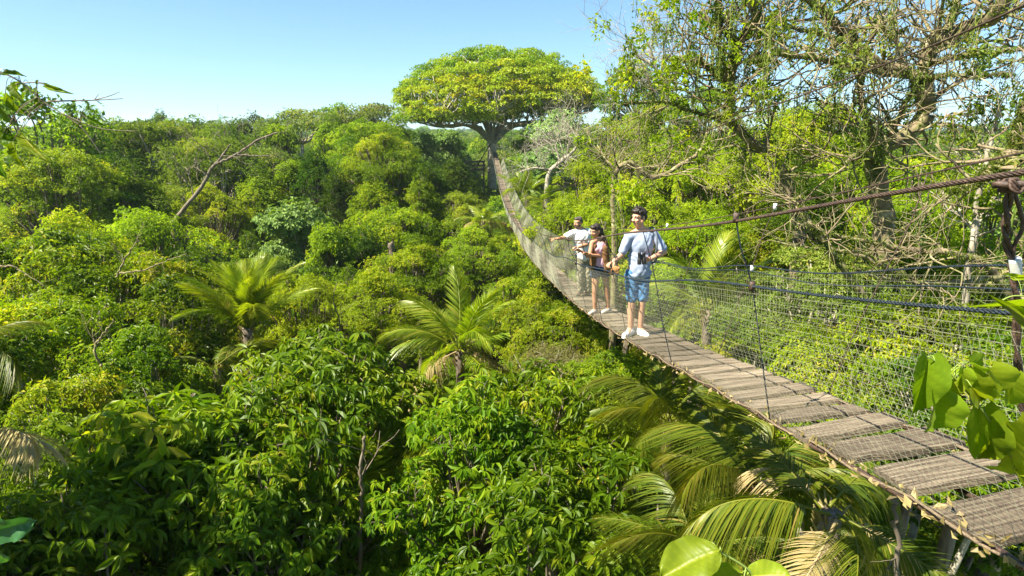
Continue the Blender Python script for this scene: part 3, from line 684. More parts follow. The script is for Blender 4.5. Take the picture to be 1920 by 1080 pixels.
# platform carrying the near end, under the photographer
pf = thing('timber_platform', 'weathered timber platform at the near end of the bridge', 'platform', (1.2, -.8, GROUND))
for k in range(16):
    m = MB(); m.box((0, -1.6 + k * .17 - .0, -1.68 - GROUND), (2.4, 0, 0), (0, .078, 0), (0, 0, .02)); link('plank', m.mesh('plank', WOOD), pf)
for sx in (-2.2, 2.2):
    for sy in (-1.4, .8):
        m = MB(); m.tube([(sx, sy, -.5), (sx, sy, 15.1 if sy < 0 or sx > 0 else 15.1)], .11, 10); link('post', m.mesh('post', BARK, True), pf)

# ---------------------------------------------------------------- people
SKIN1 = noise_mat('skin_light', [(.3, (.50, .26, .16)), (.7, (.60, .33, .21))], 12, .5, .05, spec=.35)
SKIN2 = noise_mat('skin_tan', [(.3, (.42, .20, .11)), (.7, (.52, .27, .155))], 12, .5, .05, spec=.35)
HAIRM = noise_mat('dark_hair', [(.3, (.008, .006, .005)), (.7, (.035, .022, .015))], 60, .5, .5, spec=.5)
HAIRG = noise_mat('greying_hair', [(.3, (.02, .018, .016)), (.7, (.10, .09, .085))], 60, .6, .5, spec=.4)
def cloth(name, c, k=9): return noise_mat(name, [(.3, tuple(x * .85 for x in c)), (.7, tuple(min(.9, x * 1.1) for x in c))], k, .9, .35, spec=.15)
def capsule(a, ra, b, rb, k=18, flat=None):
    a, b = np.asarray(a, float), np.asarray(b, float); d = b - a; L = np.linalg.norm(d); d = d / (L + 1e-9)
    ref = np.array([0, 0, 1.]) if abs(d[2]) < .9 else np.array([0, 1., 0]); x = nrm(np.cross(ref, d)); y = np.cross(d, x)
    pr = [(-ra * math.cos(t), ra * math.sin(t)) for t in np.linspace(.02, math.pi / 2, 6)] + [(L + rb * math.sin(t), rb * math.cos(t)) for t in np.linspace(0, math.pi / 2 - .02, 6)]
    th = np.arange(k) * 2 * np.pi / k
    V = np.array([[a + d * s + r * (math.cos(t) * x + math.sin(t) * y) for t in th] for s, r in pr]).reshape(-1, 3); n = len(pr)
    i = np.arange(n - 1)[:, None] * k; j = np.arange(k)[None]
    q = np.stack([i + j, i + (j + 1) % k, i + k + (j + 1) % k, i + k + j], -1).reshape(-1, 4)
    return V, q, [list(range(k))[::-1], [(n - 1) * k + z for z in range(k)]]
def ellipsoid(c, r, rot=None, k=20, n=14):
    th = np.arange(k) * 2 * np.pi / k; ph = np.linspace(.03, math.pi - .03, n)
    V = np.array([[(math.sin(p) * math.cos(t), math.sin(p) * math.sin(t), -math.cos(p)) for t in th] for p in ph]).reshape(-1, 3) * np.asarray(r)
    if rot is not None: V = V @ np.array(Matrix.Rotation(rot[0], 3, 'X') @ Matrix.Rotation(rot[1], 3, 'Y') @ Matrix.Rotation(rot[2], 3, 'Z')).T
    V = V + np.asarray(c); i = np.arange(n - 1)[:, None] * k; j = np.arange(k)[None]
    q = np.stack([i + j, i + (j + 1) % k, i + k + (j + 1) % k, i + k + j], -1).reshape(-1, 4)
    return V, q, [list(range(k))[::-1], [(n - 1) * k + z for z in range(k)]]
def fuse(name, prims, mat, vox=.007, smooth=4, wr=0, seed=0):
    V = []; Fc = []; n = 0
    for v, q, caps in prims:
        V += v.tolist(); Fc += (q + n).tolist() + [[z + n for z in c] for c in caps]; n += len(v)
    me = bpy.data.meshes.new(name); me.from_pydata(V, [], Fc); me.update()
    o = bpy.data.objects.new(name, me); COL.objects.link(o)
    md = o.modifiers.new('r', 'REMESH'); md.mode = 'VOXEL'; md.voxel_size = vox
    sm = o.modifiers.new('s', 'SMOOTH'); sm.factor = .6; sm.iterations = smooth
    out = bpy.data.meshes.new_from_object(o.evaluated_get(bpy.context.evaluated_depsgraph_get()))
    bpy.data.objects.remove(o); bpy.data.meshes.remove(me)
    n = len(out.vertices); co = np.empty(n * 3, np.float32); out.vertices.foreach_get('co', co); co = co.reshape(-1, 3)
    if wr:
        no = np.empty(n * 3, np.float32); out.vertices.foreach_get('normal', no); no = no.reshape(-1, 3)
        f = (np.sin(co[:, 2] * 55 + 9 * np.sin(co[:, 0] * 14 + seed)) * .6 + np.sin(co[:, 0] * 60 + co[:, 2] * 28 + 5 * np.sin(co[:, 2] * 17)))
        co = co + no * (wr * f)[:, None].astype(np.float32); out.vertices.foreach_set('co', co.ravel())
    out.materials.clear(); out.materials.append(mat); out.polygons.foreach_set('use_smooth', np.ones(len(out.polygons), bool)); out.name = name; out.update()
    return out
def limb(pts, rr): return [capsule(pts[k], rr[k], pts[k + 1], rr[k + 1]) for k in range(len(pts) - 1)]
def hand(w_, d, palm_n, curl=.6, s=1.0, thumb=1, spread=.12):
    """w_ wrist, d pointing direction, palm_n palm normal (side the fingers curl to)"""
    w_, d, pn = np.asarray(w_, float), nrm(np.asarray(d, float)), np.asarray(palm_n, float)
    sd_ = nrm(np.cross(d, pn)); pn = np.cross(sd_, d); pr = []
    for k in (-1.5, -.5, .5, 1.5):
        pr.append(capsule(w_ + sd_ * k * .010 * s, .015 * s, w_ + d * .085 * s + sd_ * k * .021 * s, .0125 * s, 10))
    for k, L in zip((-1.5, -.5, .5, 1.5), (.062, .078, .083, .072)):
        p = w_ + d * .088 * s + sd_ * k * .0215 * s; dd = nrm(d + sd_ * k * spread * .5)
        for j_, fr_ in enumerate((.45, .32, .25)):
            c = curl * (j_ + .6); e = dd * math.cos(c) + pn * math.sin(c); q_ = p + e * L * fr_ * s
            pr.append(capsule(p, (.0105 - .0012 * j_) * s, q_, (.0095 - .0012 * j_) * s, 10)); p = q_
    p = w_ + d * .02 * s + sd_ * thumb * .026 * s; dd = nrm(d * .55 + sd_ * thumb * .75 + pn * .45)
    for L, r0 in ((.040, .014), (.032, .0115), (.026, .010)):
        q_ = p + dd * L * s; pr.append(capsule(p, r0 * s, q_, (r0 - .0015) * s, 10)); p = q_; dd = nrm(dd + d * .35 + pn * .25 - sd_ * thumb * .25)
    return pr
def head_prims(c, yaw, tilt=0, s=1.0, female=False):
    """c centre of skull; face looks along -Y before yaw. returns prims plus a local->world function"""
    Rm = np.array(Matrix.Rotation(yaw, 3, 'Z') @ Matrix.Rotation(tilt, 3, 'X')); c = np.asarray(c, float)
    tf = lambda p: c + Rm @ (np.asarray(p, float) * s)
    def el(p, r):
        v, q, cp = ellipsoid((0, 0, 0), np.asarray(r) * s); return (v @ Rm.T + tf(p), q, cp)
    cp_ = lambda a, ra, b, rb: capsule(tf(a), ra * s, tf(b), rb * s, 12)
    jw = .052 if female else .058
    pr = [el((0, .012, .03), (.074, .092, .085)), el((0, -.022, -.035), (.060, .068, .078)), el((0, -.052, -.088), (.034, .028, .024)),
          cp_((-jw, .0, -.045), .018, (-.018, -.052, -.09), .018), cp_((jw, .0, -.045), .018, (.018, -.052, -.09), .018),
          cp_((0, -.085, .012), .009, (0, -.112, -.026), .013), el((-.013, -.100, -.030), (.010, .012, .008)), el((.013, -.100, -.030), (.010, .012, .008)),
          cp_((-.045, -.070, .026), .011, (-.012, -.084, .024), .010), cp_((.045, -.070, .026), .011, (.012, -.084, .024), .010),
          el((-.038, -.066, -.025), (.022, .018, .018)), el((.038, -.066, -.025), (.022, .018, .018)),
          el((0, -.084, -.052), (.026, .012, .007)), el((0, -.082, -.064), (.022, .012, .007)),
          el((-.076, .012, -.010), (.009, .020, .032)), el((.076, .012, -.010), (.009, .020, .032))]
    return pr, tf, el, Rm
def small(name, parent, prims, mat, off, vox=None):
    mb = MB()
    for v, q, cp in prims:
        mb.add(v, [q] + [np.array([c]) for c in []]); 
    return link(name, mb.mesh(name, mat, True), parent, off)
EYEW = plain('eye_white', (.8, .78, .75), .3); EYED = plain('eye_iris', (.03, .018, .012), .2); LIP = plain('lips', (.42, .13, .10), .5); TOOTH = plain('teeth', (.8, .77, .7), .3)
def face(parent, el, off, smile=True, brow=HAIRM):
    ew = [el((sx * .030, -.0775, .006), (.0115, .006, .0045)) for sx in (-1, 1)]; small('eye', parent, ew, EYEW, off)
    ei = [el((sx * .030 - .001, -.0825, .006), (.006, .003, .0055)) for sx in (-1, 1)]; small('iris', parent, ei, EYED, off)
    eb = [el((sx * .031, -.086, .030), (.021, .006, .0045)) for sx in (-1, 1)]; small('eyebrow', parent, eb, brow, off)
    small('lips', parent, [el((0, -.0905, -.0515), (.022, .007, .004)), el((0, -.0875, -.0645), (.018, .007, .005))], LIP, off)
    if smile: small('teeth', parent, [el((0, -.0905, -.058), (.016, .005, .003))], TOOTH, off)
def stand_on(u, v, y):
    return P(u, v, y)
# ---- young man. view frame: a to the right, b away from the camera, c up
def person(label, foot, y, scale, build, lean=0):
    base = np.array(foot); root = thing('person', label, 'person', tuple(base)); root.scale = (scale,) * 3; root.rotation_euler = (0, -R(lean), 0)
    build(root); return root
def young_man(r):
    A = lambda a, c, b=0: np.array([a, b, c])
    off = (0, 0, 0)
    hips = A(.015, .93); hl, hr = A(-.050, .85, .01), A(.085, .85, .0); kl, kr = A(-.06, .49, -.03), A(.075, .49, -.03); al, ar = A(-.075, .085, .02), A(.055, .085, .0)
    tl, tr_ = A(-.20, .03, -.12), A(.13, .03, -.19)
    sl, sr = A(-.105, 1.385, -.02), A(.245, 1.385, .03); ch = A(.075, 1.27)
    el_, er = A(-.20, 1.165, -.05), A(.365, 1.16, -.03); wl, wr = A(-.315, 1.10, -.13), A(.135, 1.115, -.21)
    nb = A(.075, 1.455, .01); hc = A(.035, 1.635, -.015)
    pr, tf, el, Rm = head_prims(hc, -1.02, .03)
    body = pr + limb([nb - [0, 0, .05], A(.045, 1.55, .01)], [.060, .054]) + limb([sl, el_, wl], [.052, .041, .027]) + limb([sr, er, wr], [.052, .043, .027])
    body += [ellipsoid(A(.065, 1.28, .0), (.17, .105, .18)), ellipsoid(A(.04, 1.06), (.118, .09, .18)), ellipsoid(hips, (.135, .10, .12))]
    body += limb([hl, kl, al], [.072, .055, .038]) + limb([hr, kr, ar], [.085, .055, .038]) + limb([sl, nb, sr], [.055, .06, .055])
    body += [capsule(A(-.068, .36, .015), .052, A(-.07, .2, .02), .04), capsule(A(.068, .36, .015), .052, A(.06, .2, .01), .04)]
    body += [capsule(al, .036, A(-.14, .04, -.07), .03), capsule(ar, .036, A(.10, .04, -.10), .03)]
    body += hand(wl, (-.75, -.35, -.25), (.1, -.3, -1), 1.0, 1.0, 1) + hand(wr, (-.9, -.1, .08), (.1, .8, .3), .75, 1.0, 1)
    link('body', fuse('body', body, SKIN1, .0065, 3), r)
    face(r, el, off)
    hair = [el((0, .022, .052), (.083, .097, .080)), el((0, .055, .005), (.078, .065, .07)), el((0, -.048, .093), (.062, .050, .032))]
    g = np.random.default_rng(4)
    for k in range(46):
        th = g.uniform(0, 6.28); z = g.uniform(.2, 1); d = np.array([math.cos(th) * math.sqrt(1 - z * z) * .08, math.sin(th) * math.sqrt(1 - z * z) * .092 + .01, z * .085 + .047])
        if d[1] < -.04 and z < .55: continue
        hair.append(capsule(tf(d), .014, tf(d * 1.08 + g.normal(0, .012, 3) + [0, -.012, .006]), .007, 8))
    hair += [el((sx * .071, -.012, .015), (.009, .016, .032)) for sx in (-1, 1)]
    link('hair', fuse('hair', hair, HAIRM, .006, 2, .0015), r)
    sh = [ellipsoid(A(.066, 1.27, .0), (.165, .12, .19)), ellipsoid(A(.05, 1.08, .0), (.160, .12, .22)), capsule(A(.035, 1.0), .14, A(.04, .93), .145), ellipsoid(A(.035, .88, 0), (.176, .135, .08))]
    sh += limb([sl + [.02, 0, 0], nb - [0, 0, .035], sr - [.02, 0, 0]], [.064, .071, .064])
    sh += [capsule(sl, .062, sl + (el_ - sl) * .80, .062), capsule(sr, .060, sr + (er - sr) * .80, .064)]
    link('t_shirt', fuse('t_shirt', sh, cloth('light_blue_cotton', (.31, .365, .49)), .008, 5, .0028, 1), r)
    so = [ellipsoid(A(.015, .88), (.165, .12, .12))] + limb([A(-.06,.86,0), A(-.062, .55, -.02)], [.095, .082]) + limb([A(.09,.86,0), A(.083, .55, -.02)], [.095, .082])
    link('denim_shorts', fuse('denim_shorts', so, cloth('blue_denim', (.065, .17, .33)), .008, 4, .0028, 2), r)
    for n_, (q0, q1) in enumerate(((al, tl), (ar, tr_))):
        d = nrm((q1 - q0) * [1, 1, 0]); b = np.array([q0[0], q0[1], 0])
        sp = [capsule(b + [0, 0, .05] - d * .035, .044, b + d * .03 + [0, 0, .052], .047), capsule(b + d * .03 + [0, 0, .048], .046, b + d * .16 + [0, 0, .036], .036), capsule(b + [0, 0, .09], .042, b + [0, 0, .07], .046)]
        link('shoe', fuse('shoe', sp, plain('white_canvas', (.74, .74, .73)), .006, 3), r)
        sp = [capsule(b + [0, 0, .014] - d * .045, .04, b + d * .17 + [0, 0, .014], .034)]
        v, q, c = sp[0]; v = v.copy(); v[:, 2] = np.clip(v[:, 2], .001, .02); sp = [(v, q, c)]
        small('sole', r, sp, plain('rubber_sole', (.62, .62, .6)), off)
    # backpack strap on the shoulder, bracelet
    m = MB(); m.tube(spline([A(.20, 1.46, .10), A(.235, 1.475, 0), A(.245, 1.36, -.12), A(.235, 1.2, -.135), A(.25, 1.05, -.05), A(.21, .98, .08)], 24), .014, 6)
    link('shoulder_strap', m.mesh('shoulder_strap', plain('grey_strap', (.10, .12, .15)), True), r)
    m = MB(); wv = wr + (er - wr) * .35; t_ = nrm(er - wr); x_ = nrm(np.cross(t_, [0, 0, 1.])); z_ = np.cross(x_, t_)
    m.tube(np.array([wv + .037 * (math.cos(q_) * x_ + math.sin(q_) * z_) for q_ in np.linspace(0, 6.28, 18)]), .007, 5); link('bracelet', m.mesh('bracelet', plain('dark_band', (.05, .04, .03)), True), r)
ym_y = 7.05
def foot_pt(y, s): return deck(y, s, .012)
YM = person('young man in light blue t shirt and denim shorts holding binoculars on the bridge', foot_pt(ym_y, .13), ym_y, .97, young_man, 3.6)
def binoculars(at_, rotz):
    o = thing('binoculars', 'black binoculars in the hand of the young man in blue', 'binoculars', at_); o.rotation_euler = (R(-8), 0, rotz)
    blk = plain('black_rubber', (.012, .012, .013), .45, .5); gl = plain('lens_glass', (.02, .03, .05), .08, .8)
    for sx in (-1, 1):
        m = MB(); z = np.array([-.075, -.07, -.03, -.01, .0, .04, .045, .07, .075]); rr = np.array([.024, .026, .026, .024, .019, .018, .021, .021, .018])
        m.tube(np.stack([sx * .031 + 0 * z, 0 * z, z], 1), rr, 16); link('barrel', m.mesh('barrel', blk, True), o)
        m = MB(); m.tube([(sx * .031, 0, -.0765), (sx * .031, 0, -.074)], .020, 14); m.tube([(sx * .031, 0, .077), (sx * .031, 0, .075)], .014, 14); link('lens', m.mesh('lens', gl), o)
    m = MB(); m.box((0, 0, .01), (.016, 0, 0), (0, .012, 0), (0, 0, .03)); m.tube([(0, -.004, -.02), (0, -.004, .05)], .010, 12); link('hinge', m.mesh('hinge', blk, True), o)
yr = np.array(YM.location)
binoculars(tuple(yr + np.array([-.06, -.275, 1.115])), .25)

def woman(r):
    A = lambda a, c, b=0: np.array([a, b, c]); off = (0, 0, 0)
    hl, hr = A(-.06, .84, -.01), A(.085, .84, .03); kl, kr = A(-.085, .46, -.04), A(.12, .46, .0); al, ar = A(-.085, .08, .0), A(.155, .08, .03)
    sl, sr = A(-.14, 1.28, -.08), A(.10, 1.28, .07); nb = A(-.03, 1.33, .0); hc = A(-.075, 1.475, -.03)
    el_, er = A(-.20, 1.06, -.16), A(.02, 1.04, -.06); wl, wr = A(-.33, 1.165, -.20), A(-.19, 1.10, -.20)
    pr, tf, el, Rm = head_prims(hc, -.95, .20, .95, True)
    body = pr + limb([nb - [0, 0, .04], A(-.05, 1.40, .0)], [.05, .045]) + limb([sl, el_, wl], [.040, .033, .022]) + limb([sr, er, wr], [.042, .035, .022])
    body += [ellipsoid(A(-.02, 1.18), (.135, .10, .15)), ellipsoid(A(.005, 1.0), (.115, .088, .15)), ellipsoid(A(.012, .87), (.155, .11, .11)), ellipsoid(A(-.07, 1.17, -.07), (.055, .05, .05)), ellipsoid(A(.0, 1.17, -.06), (.055, .05, .05))]
    body += limb([hl, kl, al], [.088, .054, .035]) + limb([hr, kr, ar], [.088, .054, .035]) + limb([sl, nb, sr], [.042, .048, .045])
    body += [capsule(A(-.088, .34, .01), .047, A(-.088, .2, .01), .037), capsule(A(.13, .34, .03), .047, A(.142, .2, .03), .037)]
    body += [capsule(al, .03, al + [-.06, -.06, -.05], .025), capsule(ar, .03, ar + [-.06, -.05, -.05], .025)]
    body += hand(wl, (-.7, -.2, .35), (0, -.6, -.8), .35, .9, -1) + hand(wr, (-.75, -.2, .4), (0, -.6, -.8), .45, .9, 1)
    link('body', fuse('body', body, SKIN2, .0065, 3), r); face(r, el, off)
    hair = [el((0, .022, .045), (.083, .095, .082)), el((0, .06, -.01), (.078, .055, .08)), el((0, -.045, .085), (.064, .050, .035)), el((0, .105, -.02), (.045, .045, .05)), el((.05, .05, -.05), (.03, .05, .07)), el((-.05, .05, -.05), (.03, .05, .07))]
    p = tf((0, .12, -.03)); hair += limb([p, p + [.03, .02, -.10], p + [.035, .0, -.20]], [.045, .042, .018])
    link('hair', fuse('hair', hair, HAIRM, .006, 2, .002), r)
    top = [ellipsoid(A(-.02, 1.16, -.005), (.145, .118, .15)), ellipsoid(A(.003, 1.0), (.128, .105, .15)), ellipsoid(A(-.07, 1.17, -.075), (.062, .06, .058)), ellipsoid(A(.0, 1.17, -.065), (.062, .06, .058)), capsule(A(.0, .95), .125, A(.005, .90), .13), capsule(A(-.10, 1.20, -.05), .035, A(-.085, 1.31, -.02), .022), capsule(A(.05, 1.20, -.02), .035, A(.045, 1.315, .01), .022)]
    link('tank_top', fuse('tank_top', top, cloth('pale_pink_cotton', (.62, .36, .42)), .007, 4, .002, 3), r)
    vest = [ellipsoid(A(.035, 1.15, .05), (.135, .115, .17)), ellipsoid(A(.055, .97, .05), (.125, .11, .20)), capsule(A(.075, .95, .04), .10, A(.10, .82, .04), .10), capsule(A(-.105, 1.22, -.075), .055, A(-.13, .83, -.05), .055), capsule(A(-.12, 1.22, -.04), .04, A(-.12, 1.32, -.04), .03), capsule(A(.09, 1.22, .02), .055, A(.07, 1.315, .03), .04), capsule(A(.075, 1.17, -.075), .062, A(.095, .82, -.07), .065)]
    link('vest', fuse('vest', vest, cloth('brown_cotton', (.16, .085, .035)), .008, 4, .003, 4), r)
    so = [ellipsoid(A(.012, .85), (.17, .125, .115))] + limb([hl, A(-.075, .72, -.02)], [.10, .095]) + limb([hr, A(.098, .72, .02)], [.10, .095])
    link('denim_shorts', fuse('denim_shorts', so, cloth('dark_denim', (.025, .05, .11)), .007, 3, .002, 5), r)
    for q0, d in ((al, (-.7, -.7, 0)), (ar, (-.75, -.6, 0))):
        d = nrm(np.array(d, float)); b = np.array([q0[0], q0[1], 0])
        sp = [capsule(b + [0, 0, .045] - d * .03, .038, b + d * .03 + [0, 0, .045], .04), capsule(b + d * .03 + [0, 0, .042], .04, b + d * .14 + [0, 0, .032], .032), capsule(b + [0, 0, .08], .037, b + [0, 0, .06], .04)]
        link('shoe', fuse('shoe', sp, plain('light_canvas', (.55, .5, .45)), .006, 3), r)
W_y = 9.35
WM = person('woman in pink top brown vest and dark shorts between the two men', foot_pt(W_y, .14), W_y, 1.0, woman, 2.4)
wrr = np.array(WM.location)
bag = thing('handbag', 'small tan leather bag hanging at the hip of the woman', 'bag', tuple(wrr + np.array([.20, -.07, .80])))
link('pouch', fuse('pouch', [ellipsoid((0, 0, 0), (.10, .045, .075)), capsule((-.06, 0, -.04), .04, (.06, 0, -.04), .04), capsule((-.075, 0, .03), .03, (.075, 0, .03), .03)], plain('tan_leather', (.42, .22, .08), .5), .006, 4), bag)
m = MB(); m.tube(spline([(-.08, 0, .05), (-.13, .0, .3), (-.16, .03, .50), (-.12, .10, .42), (.02, .08, .2), (.08, 0, .05)], 26), .007, 5); link('strap', m.mesh('strap', plain('brown_strap', (.12, .06, .03)), True), bag)

def older_man(r):
    A = lambda a, c, b=0: np.array([a, b, c]); off = (0, 0, 0)
    hl, hr = A(-.07, .90), A(.10, .90, .02); kl, kr = A(-.07, .48, -.03), A(.10, .48, -.01); al, ar = A(-.06, .085, .0), A(.10, .085, .03)
    sl, sr = A(-.24, 1.40, -.03), A(.10, 1.41, .08); nb = A(-.08, 1.47, .02); hc = A(-.125, 1.625, -.01)
    el_, wl = A(-.42, 1.34, -.14), A(-.58, 1.33, -.22); er, wr = A(.05, 1.16, -.08), A(-.14, 1.14, -.24)
    pr, tf, el, Rm = head_prims(hc, -.85, .06)
    body = pr + limb([nb - [0, 0, .04], A(-.115, 1.55, .01)], [.064, .058]) + limb([sl, el_, wl], [.055, .045, .029]) + limb([sr, er, wr], [.056, .045, .029])
    body += [ellipsoid(A(-.06, 1.28), (.175, .115, .18)), ellipsoid(A(-.03, 1.05), (.155, .115, .18)), ellipsoid(A(.01, .92), (.16, .115, .12))] + limb([sl, nb, sr], [.06, .065, .06])
    body += limb([hl, kl, al], [.09, .06, .04]) + limb([hr, kr, ar], [.09, .06, .04])
    h_ = hand(wl, (-.95, -.2, -.02), (0, .1, -1), .75, 1.0, -1)
    body += h_ + [capsule(wl + [-.08, -.03, .01], .010, wl + [-.165, -.045, .01], .0085)] + hand(wr, (-.8, -.3, .1), (0, -.2, -1), .8, 1.0, 1)
    link('body', fuse('body', body, SKIN2, .0065, 3), r); face(r, el, off, True, HAIRG)
    hair = [el((0, .03, .050), (.080, .088, .075)), el((0, .06, .0), (.076, .055, .06)), el((0, -.036, .086), (.058, .048, .028))] + [el((sx * .071, .0, .012), (.009, .022, .034)) for sx in (-1, 1)]
    link('hair', fuse('hair', hair, HAIRG, .006, 2, .0015), r)
    brd = [capsule(tf((-.060, -.005, -.045)), .018, tf((-.022, -.052, -.092)), .02), capsule(tf((.060, -.005, -.045)), .018, tf((.022, -.052, -.092)), .02), el((0, -.060, -.094), (.036, .027, .022)), el((0, -.094, -.043), (.026, .007, .005))]
    link('beard', fuse('beard', brd, HAIRG, .0055, 2, .001), r)
    sh = [ellipsoid(A(-.062, 1.29), (.20, .145, .19)), ellipsoid(A(-.035, 1.08), (.185, .14, .22)), capsule(A(-.015, .98), .162, A(.0, .92), .165)] + limb([sl + [.02, 0, 0], nb - [0, 0, .035], sr - [.02, 0, 0]], [.075, .082, .075])
    sh += [capsule(sl, .075, sl + (el_ - sl) * .72, .072), capsule(sr, .075, sr + (er - sr) * .75, .076)]
    link('t_shirt', fuse('t_shirt', sh, cloth('white_cotton', (.72, .72, .70)), .008, 5, .003, 6), r)
    tr_ = [ellipsoid(A(.01, .88), (.178, .135, .13))] + limb([hl, kl, al + [0, 0, .05]], [.11, .085, .075]) + limb([hr, kr, ar + [0, 0, .05]], [.11, .085, .075])
    link('trousers', fuse('trousers', tr_, cloth('khaki_cotton', (.24, .22, .15)), .009, 4, .004, 7), r)
    for q0, d in ((al, (-.8, -.6, 0)), (ar, (-.8, -.6, 0))):
        d = nrm(np.array(d, float)); b = np.array([q0[0], q0[1], 0])
        sp = [capsule(b + [0, 0, .05] - d * .035, .044, b + d * .03 + [0, 0, .052], .047), capsule(b + d * .03 + [0, 0, .048], .046, b + d * .17 + [0, 0, .036], .036)]
        link('shoe', fuse('shoe', sp, plain('brown_shoe', (.10, .07, .05)), .007, 3), r)
OM = person('bearded older man in white t shirt and khaki trousers pointing to the left', foot_pt(11.75, .30), 11.75, 1.0, older_man, 1.5)

# ---------------------------------------------------------------- palms
def frond(seed, L=2.6, nle=74, lw=.046, ll=.66, arch_=.9, broken=0, droop=.5):
    g = np.random.default_rng(seed); m = MB()
    s = np.linspace(0, 1, 22)
    # rachis lies in X-Z plane starting along +X and bending down
    ang = arch_ * (.15 - 1.25 * s ** 1.6); dx = np.cos(ang); dz_ = np.sin(ang)
    x = np.concatenate([[0], np.cumsum(dx[:-1])]) * L / 21; z = np.concatenate([[0], np.cumsum(dz_[:-1])]) * L / 21
    pts = np.stack([x, .04 * L * np.sin(s * 2 + seed), z], 1)
    m.tube(pts, np.interp(s, [0, .1, 1], [.035, .022, .004]), 5, .85)
    tt = np.linspace(.16, .99, nle)
    for sg in (-1, 1):
        ti = tt + g.normal(0, .003, nle); base = np.stack([np.interp(ti, s, pts[:, k]) for k in range(3)], 1)
        tg = np.stack([np.interp(ti, s, np.gradient(pts[:, k])) for k in range(3)], 1); tg = nrm(tg)
        up = nrm(np.cross(tg, [0, 1., 0])) ; up *= np.sign(up[:, 2:3] + 1e-6)
        out = np.array([0, 1., 0]) * sg
        ln = ll * np.sin(np.clip((ti * .86 + .13), 0, 1) * np.pi) ** .6 * g.uniform(.85, 1.1, nle)
        d = nrm(out * np.interp(ti, [0, 1], [1, .45])[:, None] + tg * np.interp(ti, [0, 1], [.45, 1.1])[:, None] + up * (.28 + g.normal(0, .10, nle))[:, None])
        for si in range(1):
            k = 5; u = np.linspace(0, 1, k)
            dr = (droop * g.uniform(.5, 1.6, nle))
            P_ = base[:, None] + d[:, None] * (ln[:, None] * u)[..., None] + np.array([0, 0, -1.]) * ((ln * dr)[:, None] * u ** 2)[..., None]
            wv = np.interp(u, [0, .2, .6, 1], [.5, 1, .8, .04]) * lw
            sd1 = nrm(tg[:, None] * 1.0 + up[:, None] * .3)
            A = P_ - sd1 * (wv / 2)[None, :, None]; B = P_ + sd1 * (wv / 2)[None, :, None]
            V = np.stack([A, B], 2).reshape(nle, -1, 3)
            f = np.array([[2 * q_, 2 * q_ + 1, 2 * q_ + 3, 2 * q_ + 2] for q_ in range(k - 1)])
            offs = (np.arange(nle) * 2 * k)[:, None, None]
            m.add(V.reshape(-1, 3), [(f[None] + offs).reshape(-1, 4)], np.repeat(np.clip(g.normal(.5, .16, nle) + .2 * ti, 0, 1), 2 * k))
    return m
FR = [frond(k, arch_=a, droop=d) for k, (a, d) in enumerate([(.7, .25), (1.0, .5), (1.3, .7), (.5, .35), (1.1, 1.2)])]
FRM = [f.mesh('frond', LM['palm'], True) for f in FR]
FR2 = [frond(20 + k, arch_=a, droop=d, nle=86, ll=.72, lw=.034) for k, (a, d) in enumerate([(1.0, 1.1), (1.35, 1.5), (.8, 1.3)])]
FRM2 = [f.mesh('frond', LM['palmshade'], True) for f in FR2]
FRD = [f.mesh('frond', LM['palmdry'], True) for f in (FR[2], FR[4])]
pt = MB(); g = np.random.default_rng(8)
zz = np.linspace(0, 1, 40); pt.tube(np.stack([.02 * np.sin(zz * 3), 0 * zz, -zz * 16], 1), .13 + .015 * (np.arange(40) % 2), 9)
PTR = pt.mesh('trunk', BARK, True)
pb = MB()
for k in range(26):
    th = g.uniform(0, 6.28); a = np.array([.13 * math.cos(th), .13 * math.sin(th), -g.uniform(0, .9)]); pb.tube([a, a + np.array([.16 * math.cos(th), .16 * math.sin(th), .28])], [.035, .012], 4, g.uniform())
PBO = pb.mesh('old_leaf_base', LM['palmdry'])
def palm(c, L, n, label, seed=0, dry=2, el=(-.15, 1.25), az0=0, azr=6.283, specs=None, group=None, droopy=False):
    g = np.random.default_rng(seed); c = np.asarray(c, float); gz = float(ground_z(c[0], c[1]))
    root = thing('palm_tree', label, 'palm', (c[0], c[1], gz), group); zc = c[2] - gz
    o = link('trunk', PTR, root, (0, 0, zc)); o.scale = (1, 1, 1.15)
    ob_ = link('old_leaf_base', PBO, root, (0, 0, zc)); ob_.scale = (min(1, L / 2.8),) * 3; o.scale = (min(1, .25 + L / 3.2), min(1, .25 + L / 3.2), 1.15)
    for k in range(n):
        if specs and k < len(specs): az, e, mi, isd, sc = specs[k]
        else:
            az = az0 + azr * ((k * .618) % 1) + g.normal(0, .12); e = el[0] + (el[1] - el[0]) * ((k + .5) / n) ** .8; mi = int(g.integers(5)); isd = k < dry; sc = 1
            if e > .9: mi = 3 if g.random() < .6 else 0
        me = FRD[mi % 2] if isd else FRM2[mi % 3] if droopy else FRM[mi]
        o = link('frond', me, root, (.04 * math.cos(az), .04 * math.sin(az), zc))
        s = L / 2.6 * sc * g.uniform(.88, 1.1); o.scale = (s, s * g.uniform(.85, 1.05), s); o.rotation_mode = 'XYZ'
        o.rotation_euler = (g.normal(0, .35), -e, az)
        if isd: o['label'] = 'dry straw coloured frond'
    return root
palm(P(862, 655, 15.5), 2.5, 17, 'feathery palm with a dry hanging frond in the middle of the forest', 1, 3, (-.5, 1.2))
palm(P(462, 615, 14.5), 2.15, 20, 'tall palm with upright arching fronds at left of the forest', 2, 0, (.6, 1.5))
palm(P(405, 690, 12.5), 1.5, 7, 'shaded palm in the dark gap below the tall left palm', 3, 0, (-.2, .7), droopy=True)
palm(P(-60, 660, 9.5), 1.2, 9, 'palm with spreading fronds cut by the left edge', 4, 0, (-.1, 1.), droopy=True)
